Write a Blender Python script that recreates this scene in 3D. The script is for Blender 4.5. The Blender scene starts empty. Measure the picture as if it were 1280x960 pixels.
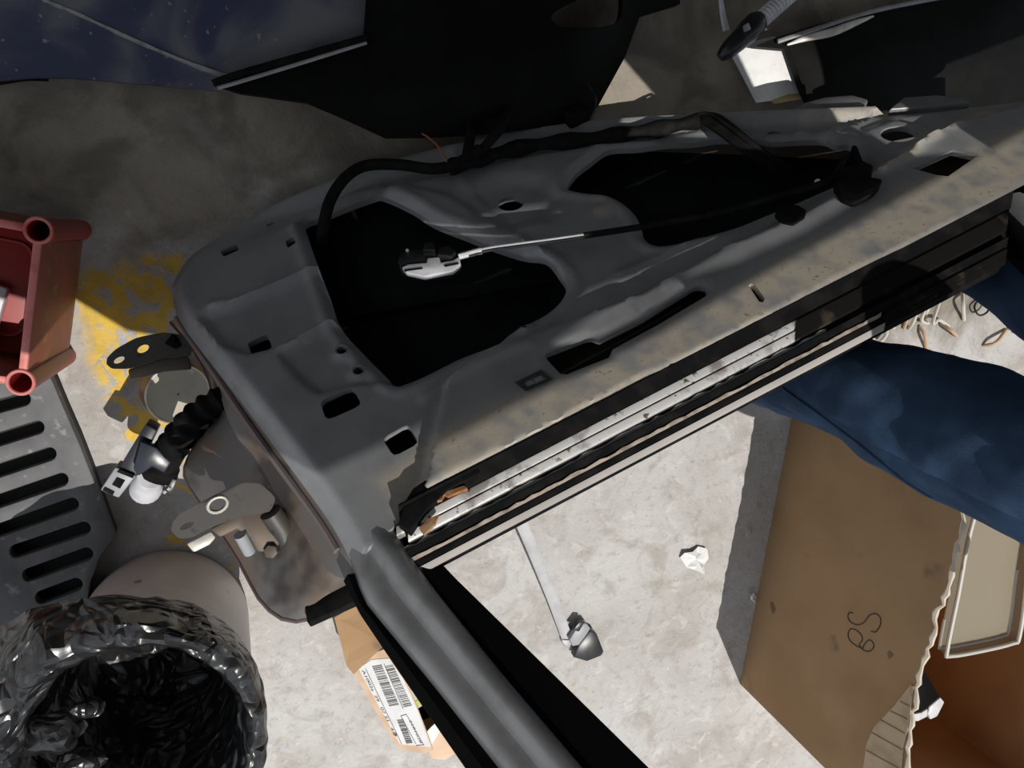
import bpy, bmesh, math, random
import numpy as np
from mathutils import Vector, Matrix, noise
from mathutils.geometry import delaunay_2d_cdt, tessellate_polygon
from mathutils.bvhtree import BVHTree
random.seed(7)
SC = bpy.context.scene
COL = SC.collection
# ------------------------------------------------------------------ camera
FPX = 960.0            # focal length in pixels of a 1280 px wide picture
H = 1.58               # camera height above the floor
def nv(*a): return np.array(a, float)
def unit(v): v = np.asarray(v, float); return v/np.linalg.norm(v)
UP = unit([290, -195, 960])                 # world up seen in camera axes
XA = unit(nv(1, 0, 0)-UP[0]*UP); YA = np.cross(UP, XA)
M = np.array([XA, YA, UP])                  # camera axes -> world
CAM = nv(0, 0, H)
cd = bpy.data.cameras.new('camera'); cam = bpy.data.objects.new('camera', cd); COL.objects.link(cam)
cd.sensor_fit = 'HORIZONTAL'; cd.sensor_width = 36; cd.lens = 36*FPX/1280; cd.clip_start = 0.02
cam.matrix_world = Matrix.Translation(Vector(CAM)) @ Matrix(M.tolist()).to_4x4()
SC.camera = cam
# ------------------------------------------------------------------ light
SUN_EL = math.radians(70)
hd = unit([-0.418, 0.908])
SUN = nv(hd[0]*math.cos(SUN_EL), hd[1]*math.cos(SUN_EL), -math.sin(SUN_EL))   # direction the light travels
sl = bpy.data.lights.new('sun', 'SUN'); sun = bpy.data.objects.new('sun', sl); COL.objects.link(sun)
sl.energy = 3.3; sl.angle = math.radians(0.22); sl.color = (1, 0.96, 0.9)
sun.location = (2, -4, 6)
sun.rotation_euler = Vector(SUN).to_track_quat('-Z', 'Y').to_euler()
W = bpy.data.worlds.new('world'); SC.world = W; W.use_nodes = True
W.node_tree.nodes['Background'].inputs[0].default_value = (0.86, 0.92, 1.0, 1)
W.node_tree.nodes['Background'].inputs[1].default_value = 0.56
vs = SC.view_settings; vs.view_transform = 'Standard'; vs.look = 'None'; vs.exposure = 0.0; vs.gamma = 1; vs.use_curve_mapping = False
# ------------------------------------------------------------------ helpers
def ray(x, y): return M @ unit([x-640, 480-y, -FPX])
def P(x, y, z=0.0):                          # point of the picture at a height above the floor
    r = ray(x, y); return CAM+r*((z-H)/r[2])
DN = unit(M @ unit([-0.117, 0.7155, 0.687])+nv(0, 0, 0.2))       # normal of the door's inner panel
DREF = P(860, 145, 0.142)
def D(x, y, w=0.0):                          # point of the picture on the door plane raised by w
    r = ray(x, y); return CAM+r*(((DREF-CAM)@DN+w)/(r@DN))
DB = M @ unit([2760, 1323, -960]); DB = unit(DB-(DB@DN)*DN)
DE = np.cross(DN, DB)
DO = D(500, 650)
def uv(x, y, w=0.0): p = D(x, y, w)-DO; return nv(p@DB, p@DE)
def DW(u, v, w=0.0): return DO+u*DB+v*DE+w*DN
def smooth(pts, n=6, closed=False):          # Catmull-Rom
    p = [np.asarray(q, float) for q in pts]; m = len(p); out = []
    rng = range(m if closed else m-1)
    for i in rng:
        a = p[(i-1) % m] if closed or i > 0 else 2*p[0]-p[1]
        b = p[i]; c = p[(i+1) % m]
        d = p[(i+2) % m] if closed or i+2 < m else 2*p[-1]-p[-2]
        for k in range(n):
            t = k/n
            out.append(0.5*((2*b)+(c-a)*t+(2*a-5*b+4*c-d)*t*t+(-a+3*b-3*c+d)*t**3))
    if not closed: out.append(p[-1])
    return out
ORG = {}                                     # world origin of every object
def obj(name, verts, faces, mt, parent=None, sm=False, loc=None, auto=None):
    me = bpy.data.meshes.new(name)
    V = np.array([np.asarray(v, float) for v in verts])
    base = ORG[parent.name] if parent is not None else None
    if loc is None: loc = base if base is not None else V.mean(0)*nv(1, 1, 0)+nv(0, 0, V[:, 2].min())
    me.from_pydata((V-loc).tolist(), [], [list(f) for f in faces]); me.update()
    if mt is not None: me.materials.append(mt)
    o = bpy.data.objects.new(name, me); COL.objects.link(o)
    if parent is not None: o.parent = parent; o.location = Vector(loc-base)
    else: o.location = Vector(loc)
    ORG[o.name] = nv(*loc)
    if sm:
        me.polygons.foreach_set('use_smooth', [True]*len(me.polygons))
        if auto: 
            me.set_sharp_from_angle(angle=math.radians(auto))
    return o
def fixn(o):
    bm = bmesh.new(); bm.from_mesh(o.data); bmesh.ops.recalc_face_normals(bm, faces=bm.faces); bm.to_mesh(o.data); bm.free(); return o
def tag(o, label, cat, group=None, kind=None):
    o['label'] = label; o['category'] = cat
    if group: o['group'] = group
    if kind: o['kind'] = kind
    return o
def struct(o): o['kind'] = 'structure'; return o
def empty(name, loc):
    o = bpy.data.objects.new(name, None); COL.objects.link(o); o.location = Vector(loc); o.empty_display_size = 0.05
    ORG[o.name] = nv(*loc); return o
class MB:
    def __init__(s): s.v = []; s.f = []
    def add(s, v, f):
        n = len(s.v); s.v += [np.asarray(q, float) for q in v]; s.f += [[i+n for i in q] for q in f]; return s
    def box(s, c, ax, d):
        c = np.asarray(c, float); a = [np.asarray(q, float)*k/2 for q, k in zip(ax, d)]
        v = [c+i*a[0]+j*a[1]+k*a[2] for i in (-1, 1) for j in (-1, 1) for k in (-1, 1)]
        return s.add(v, [(0, 1, 3, 2), (4, 6, 7, 5), (0, 4, 5, 1), (2, 3, 7, 6), (0, 2, 6, 4), (1, 5, 7, 3)])
    def prism(s, poly, off):
        n = len(poly); v = [np.asarray(p, float) for p in poly]; v2 = [p+np.asarray(off, float) for p in v]
        return s.add(v+v2, [list(range(n)), list(range(2*n-1, n-1, -1))]+[[i, n+i, n+(i+1) % n, (i+1) % n] for i in range(n)])
    def tube(s, path, r, seg=8, cap=True, flat=1.0, ref=None):
        path = [np.asarray(p, float) for p in path]; n = len(path)
        rr = r if hasattr(r, '__len__') else [r]*n
        t0 = unit(path[1]-path[0]); a = np.cross(t0, nv(0, 0, 1) if ref is None else ref)
        if np.linalg.norm(a) < 1e-4: a = np.cross(t0, nv(1, 0, 0))
        a = unit(a); vv = []
        for i in range(n):
            t = unit(path[min(i+1, n-1)]-path[max(i-1, 0)]); a = unit(a-(a@t)*t); b = np.cross(t, a)
            for k in range(seg):
                th = 2*math.pi*k/seg; vv.append(path[i]+rr[i]*(math.cos(th)*a+flat*math.sin(th)*b))
        ff = [[i*seg+k, i*seg+(k+1) % seg, (i+1)*seg+(k+1) % seg, (i+1)*seg+k] for i in range(n-1) for k in range(seg)]
        if cap: ff += [list(range(seg))[::-1], [(n-1)*seg+k for k in range(seg)]]
        return s.add(vv, ff)
    def loft(s, rings, closed=True, cap=False):
        m = len(rings[0]); vv = [p for r in rings for p in r]; ff = []
        for i in range(len(rings)-1):
            for k in range(m if closed else m-1): ff.append([i*m+k, i*m+(k+1) % m, (i+1)*m+(k+1) % m, (i+1)*m+k])
        if cap: ff += [list(range(m))[::-1], [(len(rings)-1)*m+k for k in range(m)]]
        return s.add(vv, ff)
    def build(s, name, mt, parent=None, sm=False, bevel=0, seg=2, auto=40, loc=None, fix=True):
        o = obj(name, s.v, s.f, mt, parent, loc=loc)
        bm = bmesh.new(); bm.from_mesh(o.data)
        if fix: bmesh.ops.recalc_face_normals(bm, faces=bm.faces)
        if bevel:
            ed = [e for e in bm.edges if len(e.link_faces) == 2 and e.calc_face_angle(0) > 0.5]
            bmesh.ops.bevel(bm, geom=ed, offset=bevel, segments=seg, profile=0.5, affect='EDGES', clamp_overlap=True)
        bm.to_mesh(o.data); bm.free()
        if sm or bevel:
            o.data.polygons.foreach_set('use_smooth', [True]*len(o.data.polygons))
            if auto: o.data.set_sharp_from_angle(angle=math.radians(auto))
        return o
def circle(c, a, b, r, n=16): return [np.asarray(c)+r*(math.cos(2*math.pi*k/n)*a+math.sin(2*math.pi*k/n)*b) for k in range(n)]
Z = nv(0, 0, 1)
# ------------------------------------------------------------------ materials
def mat(name, col, rough=0.6, metal=0.0, col2=None, scale=12, lo=0.4, hi=0.7, detail=6, bump=0.0, bscale=60, spec=0.5, coords='Object', col3=None, s3=60, lo3=0.6, hi3=0.7, distort=0.0, stretch=None, trans=None):
    m = bpy.data.materials.new(name); m.use_nodes = True; nt = m.node_tree; N = nt.nodes; L = nt.links
    b = N['Principled BSDF']; b.inputs['Roughness'].default_value = rough; b.inputs['Metallic'].default_value = metal
    b.inputs['Specular IOR Level'].default_value = spec
    tc = N.new('ShaderNodeTexCoord'); vec = tc.outputs[coords]
    if stretch:
        mp = N.new('ShaderNodeMapping'); mp.inputs['Scale'].default_value = stretch; L.new(vec, mp.inputs[0]); vec = mp.outputs[0]
    def nz(sc, de=detail, di=0.0):
        n = N.new('ShaderNodeTexNoise'); n.inputs['Scale'].default_value = sc; n.inputs['Detail'].default_value = de; n.inputs['Distortion'].default_value = di; L.new(vec, n.inputs['Vector']); return n
    cur = None
    def mixc(a, c2, fac):
        mx = N.new('ShaderNodeMix'); mx.data_type = 'RGBA'; L.new(fac, mx.inputs['Factor'])
        if isinstance(a, tuple): mx.inputs['A'].default_value = (*a, 1)
        else: L.new(a, mx.inputs['A'])
        if isinstance(c2, tuple): mx.inputs['B'].default_value = (*c2, 1)
        else: L.new(c2, mx.inputs['B'])
        return mx.outputs['Result']
    def rampf(src, a, c):
        r = N.new('ShaderNodeMapRange'); r.interpolation_type = 'SMOOTHSTEP'; r.inputs['From Min'].default_value = a; r.inputs['From Max'].default_value = c; L.new(src, r.inputs['Value']); return r.outputs['Result']
    cur = tuple(col)
    if col2: cur = mixc(cur, tuple(col2), rampf(nz(scale, detail, distort).outputs['Fac'], lo, hi))
    if col3: cur = mixc(cur, tuple(col3), rampf(nz(s3, 3).outputs['Fac'], lo3, hi3))
    if isinstance(cur, tuple): b.inputs['Base Color'].default_value = (*cur, 1)
    else: L.new(cur, b.inputs['Base Color'])
    if bump:
        bp = N.new('ShaderNodeBump'); bp.inputs['Strength'].default_value = bump; bp.inputs['Distance'].default_value = 0.002
        L.new(nz(bscale, 4).outputs['Fac'], bp.inputs['Height']); L.new(bp.outputs[0], b.inputs['Normal'])
    if trans is not None: b.inputs['Alpha'].default_value = trans
    m['x'] = 1
    return m
def kit(m): nt = m.node_tree; return nt, nt.nodes, nt.links, nt.nodes['Principled BSDF']
M_BLACK = mat('black_rubber', (0.007, 0.007, 0.008), 0.8, spec=0.06, col2=(0.016, 0.015, 0.014), scale=30)
M_SEAL = mat('black_felt', (0.006, 0.006, 0.006), 0.95, spec=0.03)
M_PLAST = mat('black_plastic', (0.014, 0.014, 0.016), 0.35, col2=(0.03, 0.03, 0.032), scale=40)
M_GLOSSB = mat('black_paint', (0.005, 0.005, 0.005), 0.55, spec=0.08, col2=(0.008, 0.008, 0.008), scale=14)
M_PILLAR = mat('grey_paint', (0.26, 0.265, 0.275), 0.4, metal=0.3, col2=(0.20, 0.205, 0.21), scale=25, bump=0.05)
M_EDGE = mat('dusty_door_metal', (0.15, 0.142, 0.136), 0.5, metal=0.15, col2=(0.17, 0.125, 0.095), scale=10, lo=0.45, hi=0.6, col3=(0.05, 0.042, 0.04), s3=9, lo3=0.54, hi3=0.68)
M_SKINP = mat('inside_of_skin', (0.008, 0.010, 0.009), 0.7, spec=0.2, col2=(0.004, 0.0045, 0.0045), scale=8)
M_SILVER = mat('scuffed_aluminium', (0.66, 0.65, 0.64), 0.4, metal=0.2, col2=(0.30, 0.28, 0.27), scale=30, lo=0.5, hi=0.66, bump=0.3, col3=(0.12, 0.09, 0.07), s3=90, lo3=0.62, hi3=0.7)
M_BEIGE = mat('dried_sealant', (0.42, 0.36, 0.30), 0.8, col2=(0.2, 0.16, 0.13), scale=60)
M_WHITEP = mat('white_plastic', (0.74, 0.74, 0.78), 0.4, col2=(0.6, 0.6, 0.63), scale=40)
M_STEEL = mat('dirty_steel', (0.07, 0.068, 0.066), 0.5, metal=0.3, col2=(0.085, 0.075, 0.065), scale=18, col3=(0.04, 0.035, 0.035), s3=50)
M_HINGE = mat('brown_dusty_hinge', (0.13, 0.10, 0.075), 0.55, metal=0.25, col2=(0.12, 0.1, 0.09), scale=30)
M_ALU = mat('bare_cast_metal', (0.68, 0.65, 0.6), 0.45, metal=0.2, col2=(0.5, 0.48, 0.44), scale=40)
M_CARD = mat('cardboard', (0.40, 0.25, 0.13), 0.85, col2=(0.34, 0.205, 0.10), scale=6, col3=(0.22, 0.14, 0.085), s3=9, lo3=0.64, hi3=0.74)
M_CARDIN = mat('cardboard_inside', (0.42, 0.22, 0.09), 0.85, col2=(0.34, 0.17, 0.07), scale=6)
M_CARDPALE = mat('torn_cardboard', (0.56, 0.44, 0.30), 0.9, col2=(0.46, 0.34, 0.22), scale=25)
M_CARDPEACH = mat('peach_cardboard', (0.72, 0.52, 0.38), 0.9, col2=(0.62, 0.43, 0.29), scale=20)
M_PAPER = mat('label_paper', (0.82, 0.82, 0.82), 0.7, col2=(0.72, 0.71, 0.7), scale=20)
M_INK = mat('ink', (0.10, 0.09, 0.09), 0.8)
M_PEN = mat('marker_pen', (0.06, 0.045, 0.04), 0.8)
M_RED = mat('red_plastic', (0.34, 0.022, 0.02), 0.42, col2=(0.26, 0.02, 0.02), scale=10, bump=0.05)
M_REDDUST = mat('dusty_red_plastic', (0.34, 0.09, 0.06), 0.6, col2=(0.24, 0.09, 0.055), scale=14, col3=(0.30, 0.17, 0.05), s3=18, lo3=0.55, hi3=0.65)
M_REDRIM = mat('worn_red_rim', (0.62, 0.20, 0.18), 0.5, col2=(0.5, 0.1, 0.09), scale=30)
M_GRATE = mat('grey_dusty_grate', (0.125, 0.125, 0.13), 0.6, col2=(0.095, 0.095, 0.10), scale=22, col3=(0.24, 0.24, 0.24), s3=50, lo3=0.6, hi3=0.75, bump=0.1)
M_BIN = mat('dirty_white_bin', (0.56, 0.51, 0.50), 0.45, col2=(0.47, 0.42, 0.40), scale=9, col3=(0.10, 0.08, 0.07), s3=26, lo3=0.69, hi3=0.74)
M_BAG = mat('black_bin_bag', (0.018, 0.018, 0.019), 0.3, spec=0.8)
def bag_bump():
    nt, N, L, b = kit(M_BAG); tc = N.new('ShaderNodeTexCoord')
    n0 = N.new('ShaderNodeTexNoise'); n0.inputs['Scale'].default_value = 9; n0.inputs['Detail'].default_value = 1.5; n0.inputs['Distortion'].default_value = 1.2; L.new(tc.outputs['Object'], n0.inputs[0])
    va = N.new('ShaderNodeVectorMath'); va.operation = 'MULTIPLY_ADD'; L.new(n0.outputs['Color'], va.inputs[0]); va.inputs[1].default_value = (0.12, 0.12, 0.12); L.new(tc.outputs['Object'], va.inputs[2])
    vo = N.new('ShaderNodeTexVoronoi'); vo.feature = 'F1'; vo.distance = 'MANHATTAN'; vo.inputs['Scale'].default_value = 17; L.new(va.outputs[0], vo.inputs['Vector'])
    ad = N.new('ShaderNodeMath'); ad.operation = 'MULTIPLY_ADD'; L.new(n0.outputs['Fac'], ad.inputs[0]); ad.inputs[1].default_value = 1.5; L.new(vo.outputs['Distance'], ad.inputs[2])
    bp = N.new('ShaderNodeBump'); bp.inputs['Strength'].default_value = 0.9; bp.inputs['Distance'].default_value = 0.02; L.new(ad.outputs[0], bp.inputs['Height']); L.new(bp.outputs[0], b.inputs['Normal'])
bag_bump()
M_DENIM = mat('blue_denim', (0.030, 0.058, 0.11), 0.9, spec=0.1, col2=(0.058, 0.105, 0.19), scale=11, col3=(0.025, 0.045, 0.085), s3=4, lo3=0.5, hi3=0.75, bump=0.35, bscale=500)
M_SHIRT = mat('black_shirt', (0.012, 0.012, 0.014), 0.9)
M_BODY = mat('skin', (0.35, 0.2, 0.14), 0.55)
M_HAIR = mat('hair', (0.01, 0.008, 0.007), 0.6)
M_LEATH = mat('brown_shoe', (0.06, 0.04, 0.03), 0.6)
M_WIREW = mat('pale_wire', (0.62, 0.58, 0.53), 0.6)
M_WIREB = mat('tan_wire', (0.55, 0.38, 0.24), 0.6)
M_ORWIRE = mat('orange_wire', (0.35, 0.12, 0.04), 0.5)
M_LOOM = mat('loom_tape', (0.008, 0.008, 0.008), 0.8, spec=0.12, col2=(0.016, 0.015, 0.014), scale=50, bump=0.3, bscale=120)
M_CLEAR = mat('cloudy_clear_plastic', (0.42, 0.38, 0.28), 0.25, trans=0.45)
M_LID = mat('beige_lid', (0.46, 0.42, 0.34), 0.5, col2=(0.38, 0.33, 0.27), scale=18, col3=(0.6, 0.57, 0.5), s3=14, lo3=0.6, hi3=0.66)
M_MAROON = mat('maroon_paint', (0.13, 0.045, 0.05), 0.4, col2=(0.2, 0.09, 0.08), scale=15)
M_STRIP = mat('grey_flat_bar', (0.42, 0.42, 0.43), 0.5, metal=0.2, col2=(0.33, 0.33, 0.34), scale=20)
M_SUNPATCH = mat('sunpatch_white', (0.88, 0.88, 0.87), 0.85, col2=(0.78, 0.78, 0.77), scale=30, col3=(0.35, 0.34, 0.33), s3=110, lo3=0.70, hi3=0.75)
M_RUST = mat('rust', (0.30, 0.11, 0.03), 0.85, col2=(0.5, 0.33, 0.2), scale=60)
M_SHADEROOF = mat('shade_roof_grey', (0.12, 0.12, 0.12), 0.8)
M_WALL = mat('added_wall_grey', (0.16, 0.155, 0.15), 0.9, col2=(0.1, 0.1, 0.1), scale=3)
def plain(name, c, r=0.5): return mat(name, c, r)
M_GREY = plain('grey_plastic', (0.33, 0.34, 0.36), 0.45)
# door panel paint: grey, with a dust and rust attribute laid down along the belt
def panel_material():
    m = mat('grey_door_paint', (0.33, 0.337, 0.348), 0.38, metal=0.2, col2=(0.28, 0.285, 0.295), scale=16, bump=0.06, bscale=180)
    nt, N, L, b = kit(m)
    src = b.inputs['Base Color'].links[0].from_socket
    at = N.new('ShaderNodeAttribute'); at.attribute_name = 'dust'
    tc = N.new('ShaderNodeTexCoord')
    n1 = N.new('ShaderNodeTexNoise'); n1.inputs['Scale'].default_value = 26; n1.inputs['Detail'].default_value = 8; L.new(tc.outputs['Object'], n1.inputs[0])
    n2 = N.new('ShaderNodeTexNoise'); n2.inputs['Scale'].default_value = 130; n2.inputs['Detail'].default_value = 3; L.new(tc.outputs['Object'], n2.inputs[0])
    def mm(op, a, c):
        q = N.new('ShaderNodeMath'); q.operation = op; q.use_clamp = True
        for i, s in enumerate((a, c)):
            if isinstance(s, (int, float)): q.inputs[i].default_value = s
            else: L.new(s, q.inputs[i])
        return q.outputs[0]
    def sm(s, a, c):
        r = N.new('ShaderNodeMapRange'); r.interpolation_type = 'SMOOTHSTEP'; r.inputs['From Min'].default_value = a; r.inputs['From Max'].default_value = c; L.new(s, r.inputs['Value']); return r.outputs['Result']
    f1 = mm('MULTIPLY', at.outputs['Fac'], sm(n1.outputs['Fac'], 0.25, 0.6))
    f2 = mm('MULTIPLY', mm('MULTIPLY', at.outputs['Fac'], sm(n2.outputs['Fac'], 0.58, 0.74)), sm(n1.outputs['Fac'], 0.46, 0.62))
    x1 = N.new('ShaderNodeMix'); x1.data_type = 'RGBA'; L.new(f1, x1.inputs['Factor']); L.new(src, x1.inputs['A']); x1.inputs['B'].default_value = (0.50, 0.445, 0.365, 1)
    x2 = N.new('ShaderNodeMix'); x2.data_type = 'RGBA'; L.new(f2, x2.inputs['Factor']); L.new(x1.outputs['Result'], x2.inputs['A']); x2.inputs['B'].default_value = (0.25, 0.165, 0.11, 1)
    L.new(x2.outputs['Result'], b.inputs['Base Color'])
    rr = N.new('ShaderNodeMapRange'); L.new(f1, rr.inputs['Value']); rr.inputs['To Min'].default_value = 0.42; rr.inputs['To Max'].default_value = 0.75; L.new(rr.outputs['Result'], b.inputs['Roughness'])
    return m
M_PANEL = panel_material()
# concrete floor: pale concrete, cracks, brown stains, a painted brown shade tone, a worn yellow painted line
def floor_material():
    m = bpy.data.materials.new('concrete_floor'); m.use_nodes = True; nt, N, L, b = kit(m)
    tc = N.new('ShaderNodeTexCoord'); vec = tc.outputs['Object']
    def nz(s, d=8, di=0.0, rough=0.55):
        n = N.new('ShaderNodeTexNoise'); n.inputs['Scale'].default_value = s; n.inputs['Detail'].default_value = d; n.inputs['Distortion'].default_value = di; n.inputs['Roughness'].default_value = rough
        L.new(vec, n.inputs[0]); return n.outputs['Fac']
    def sm(s, a, c):
        r = N.new('ShaderNodeMapRange'); r.interpolation_type = 'SMOOTHSTEP'; r.inputs['From Min'].default_value = a; r.inputs['From Max'].default_value = c; L.new(s, r.inputs['Value']); return r.outputs['Result']
    def mm(op, a, c=0.0):
        q = N.new('ShaderNodeMath'); q.operation = op
        for i, s in enumerate((a, c)):
            if isinstance(s, (int, float)): q.inputs[i].default_value = s
            else: L.new(s, q.inputs[i])
        return q.outputs[0]
    def mix(f, a, c):
        x = N.new('ShaderNodeMix'); x.data_type = 'RGBA'; L.new(f, x.inputs['Factor'])
        for k, s in (('A', a), ('B', c)):
            if isinstance(s, tuple): x.inputs[k].default_value = (*s, 1)
            else: L.new(s, x.inputs[k])
        return x.outputs['Result']
    c = mix(sm(nz(3.2, 10, 0.3), 0.35, 0.68), (0.44, 0.42, 0.40), (0.53, 0.52, 0.51))
    c = mix(mm('MULTIPLY', sm(nz(9, 10, 0.8, 0.65), 0.47, 0.66), 0.75), c, (0.36, 0.325, 0.295))
    c = mix(mm('MULTIPLY', sm(nz(45, 8, 0.3, 0.7), 0.5, 0.68), 0.5), c, (0.30, 0.275, 0.25))
    c = mix(mm('MULTIPLY', sm(nz(22, 8, 1.0, 0.65), 0.54, 0.68), 0.45), c, (0.66, 0.645, 0.62))
    c = mix(mm('MULTIPLY', sm(nz(70, 4), 0.64, 0.72), 0.5), c, (0.22, 0.2, 0.18))
    c = mix(mm('MULTIPLY', sm(nz(90, 3), 0.70, 0.74), 0.8), c, (0.75, 0.74, 0.72))
    # brown shade tone put into the floor colour towards the back
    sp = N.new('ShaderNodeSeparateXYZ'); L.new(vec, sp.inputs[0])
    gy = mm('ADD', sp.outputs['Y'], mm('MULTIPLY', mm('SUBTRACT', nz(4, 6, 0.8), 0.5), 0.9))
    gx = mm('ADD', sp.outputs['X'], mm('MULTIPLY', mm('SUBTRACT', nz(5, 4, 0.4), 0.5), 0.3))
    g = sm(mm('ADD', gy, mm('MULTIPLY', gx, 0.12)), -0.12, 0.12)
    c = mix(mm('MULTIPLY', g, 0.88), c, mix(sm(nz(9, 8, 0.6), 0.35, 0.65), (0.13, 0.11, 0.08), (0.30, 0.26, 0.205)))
    # yellow paint
    p0 = P(170, 380); p1 = P(322, 900); d = unit((p1-p0)[:2]); nx, ny = -d[1], d[0]
    dist = mm('ADD', mm('ADD', mm('MULTIPLY', sp.outputs['X'], float(nx)), mm('MULTIPLY', sp.outputs['Y'], float(ny))), float(-(p0[0]*nx+p0[1]*ny)))
    dist = mm('ABSOLUTE', mm('ADD', dist, mm('MULTIPLY', mm('SUBTRACT', nz(14, 5), 0.5), 0.05)))
    band = mm('SUBTRACT', 1.0, sm(dist, 0.085, 0.115))
    along = mm('ADD', mm('ADD', mm('MULTIPLY', sp.outputs['X'], float(d[0])), mm('MULTIPLY', sp.outputs['Y'], float(d[1]))), float(-(p0[0]*d[0]+p0[1]*d[1])))
    start = sm(mm('ADD', along, mm('MULTIPLY', mm('SUBTRACT', nz(20, 4), 0.5), 0.1)), -0.09, -0.06)
    fade = sm(along, 0.5, 0.1)
    thr = mm('SUBTRACT', nz(24, 9, 0.7, 0.62), mm('MULTIPLY', sm(along, 0.02, 0.75), 0.2))
    worn = sm(thr, 0.455, 0.49)
    yel = mm('MULTIPLY', mm('MULTIPLY', band, start), worn)
    c = mix(mm('MULTIPLY', yel, 0.93), c, mix(sm(nz(30, 5), 0.4, 0.7), (0.74, 0.49, 0.06), (0.60, 0.39, 0.055)))
    L.new(c, b.inputs['Base Color']); b.inputs['Roughness'].default_value = 0.75; b.inputs['Specular IOR Level'].default_value = 0.35
    bp = N.new('ShaderNodeBump'); bp.inputs['Strength'].default_value = 0.8; bp.inputs['Distance'].default_value = 0.006
    L.new(mm('ADD', nz(18, 9, 0.4), mm('MULTIPLY', nz(140, 3), 0.3)), bp.inputs['Height']); L.new(bp.outputs[0], b.inputs['Normal'])
    return m
# ================================================================== STRUCTURE
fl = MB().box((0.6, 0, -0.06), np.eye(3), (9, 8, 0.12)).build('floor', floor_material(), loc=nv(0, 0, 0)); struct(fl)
def toroof(p, z): p = np.asarray(p, float); return p-SUN*((z-p[2])/(-SUN[2]))*1.0 if False else p+SUN*((z-p[2])/SUN[2])
ZR = 2.3
def inside(pt, poly):
    x, y = pt; r = False; n = len(poly); j = n-1
    for i in range(n):
        xi, yi = poly[i][0], poly[i][1]; xj, yj = poly[j][0], poly[j][1]
        if (yi > y) != (yj > y) and x < (xj-xi)*(y-yi)/(yj-yi)+xi: r = not r
        j = i
    return r
def plate2d(outer, holes, extra=()):
    """triangulate a 2D polygon with holes; returns points, triangles, index loops"""
    V = []; E = []; loops = []
    for lp in [outer]+list(holes):
        s = len(V); V += [Vector((float(p[0]), float(p[1]))) for p in lp]; m = len(lp)
        E += [(s+i, s+(i+1) % m) for i in range(m)]; loops.append(range(s, s+m))
    V += [Vector((float(p[0]), float(p[1]))) for p in extra]
    vo, eo, fo, ov, oe, of = delaunay_2d_cdt(V, E, [], 0, 1e-6)
    back = {}
    for i, l in enumerate(ov):
        for k in l: back[k] = i
    tri = []
    for f in fo:
        c = sum((Vector(vo[i]) for i in f), Vector((0, 0)))/len(f)
        if inside(c, outer) and not any(inside(c, h) for h in holes): tri.append(list(f))
    return [nv(*v) for v in vo], tri, [[back[i] for i in lp] for lp in loops]
edge_px = [(-700, 140), (-100, 310), (80, 366), (160, 414), (225, 424), (397, 361), (646, 267), (1000, 129), (1500, -60)]
edge = [toroof(P(*p), ZR)[:2] for p in edge_px]
ro = [e for e in edge]+[nv(3.6, 1.9), nv(-2.8, 1.9)]
tri_hole = [toroof(P(*p), ZR)[:2] for p in ((732, 148), (778, 73), (842, 146))]  # openings shaped to let sun patches fall on the floor
pat_hole = [toroof(P(*p), ZR)[:2] for p in ((908, 58), (945, 34), (990, 46), (1010, 128), (946, 136))]
gap_px = ([(684, 432), (760, 380), (845, 345), (856, 360), (790, 400), (730, 434)], [(772, 372), (800, 343), (808, 352), (785, 376)], [(824, 340), (900, 294), (990, 255), (1045, 224), (1056, 240), (985, 281), (900, 319)], [(494, 328), (530, 314), (572, 312), (740, 287), (741, 302), (582, 332), (540, 350), (500, 346)])
gaps = [[toroof(D(*p, (0.017, 0.003, 0.006, 0.034)[i]), ZR)[:2] for p in g] for i, g in enumerate(gap_px)]   # gaps cut in the added roof to throw sun streaks
rv, rt, rl = plate2d(ro, [tri_hole, pat_hole]+gaps)
mb = MB(); nvv = len(rv)
mb.add([nv(p[0], p[1], ZR) for p in rv]+[nv(p[0], p[1], ZR+0.003) for p in rv], [t for t in rt]+[[i+nvv for i in t[::-1]] for t in rt]+[[a, b, b+nvv, a+nvv] for lp in rl for a, b in zip(lp, lp[1:]+lp[:1])])
struct(mb.build('added_shade_roof', M_SHADEROOF))  # unseen roof added to cast the shade and shape the sun patches
struct(MB().box((0.4, 1.95, ZR/2+0.01), np.eye(3), (6.6, 0.1, ZR+0.02)).build('added_back_wall', M_WALL))  # unseen wall added to hold the roof and darken the back
# ================================================================== CAR DOOR
door = empty('car_door', nv(*(DW(0.35, 0.72)[:2]), 0.0))
tag(door, 'stripped grey car door standing tilted, inner side showing large holes', 'car door')
def pxuv(pts, w=0.0): return [uv(x, y, w) for x, y in pts]
left_px = [(440, 708), (428, 680), (405, 640), (360, 578), (300, 498), (255, 440), (228, 405), (213, 380)]
sill_px = [(209, 360), (214, 342), (236, 311), (280, 284), (330, 262), (385, 242), (440, 221), (500, 203), (560, 187), (640, 170), (720, 158), (800, 151), (880, 147), (960, 143), (1040, 140), (1110, 137), (1180, 131), (1240, 124), (1300, 116)]
right_px = [(1340, 112), (1372, 128), (1380, 160), (1360, 196)]
belt_px = [(1340, 207), (1300, 228), (1100, 331), (900, 434), (700, 537), (520, 630), (500, 652)]
left_uv = smooth(pxuv(left_px), 4)[:-1]; sill_uv = smooth(pxuv([left_px[-1]]+sill_px), 4)[:-1]
right_uv = smooth(pxuv([sill_px[-1]]+right_px), 4)[:-1]; belt_uv = pxuv(belt_px)
bl = []
for a, b in zip(belt_uv, belt_uv[1:]): bl += [a+(b-a)*k/6 for k in range(6)]
OUT = left_uv+sill_uv+right_uv+bl+[belt_uv[-1]]
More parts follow.
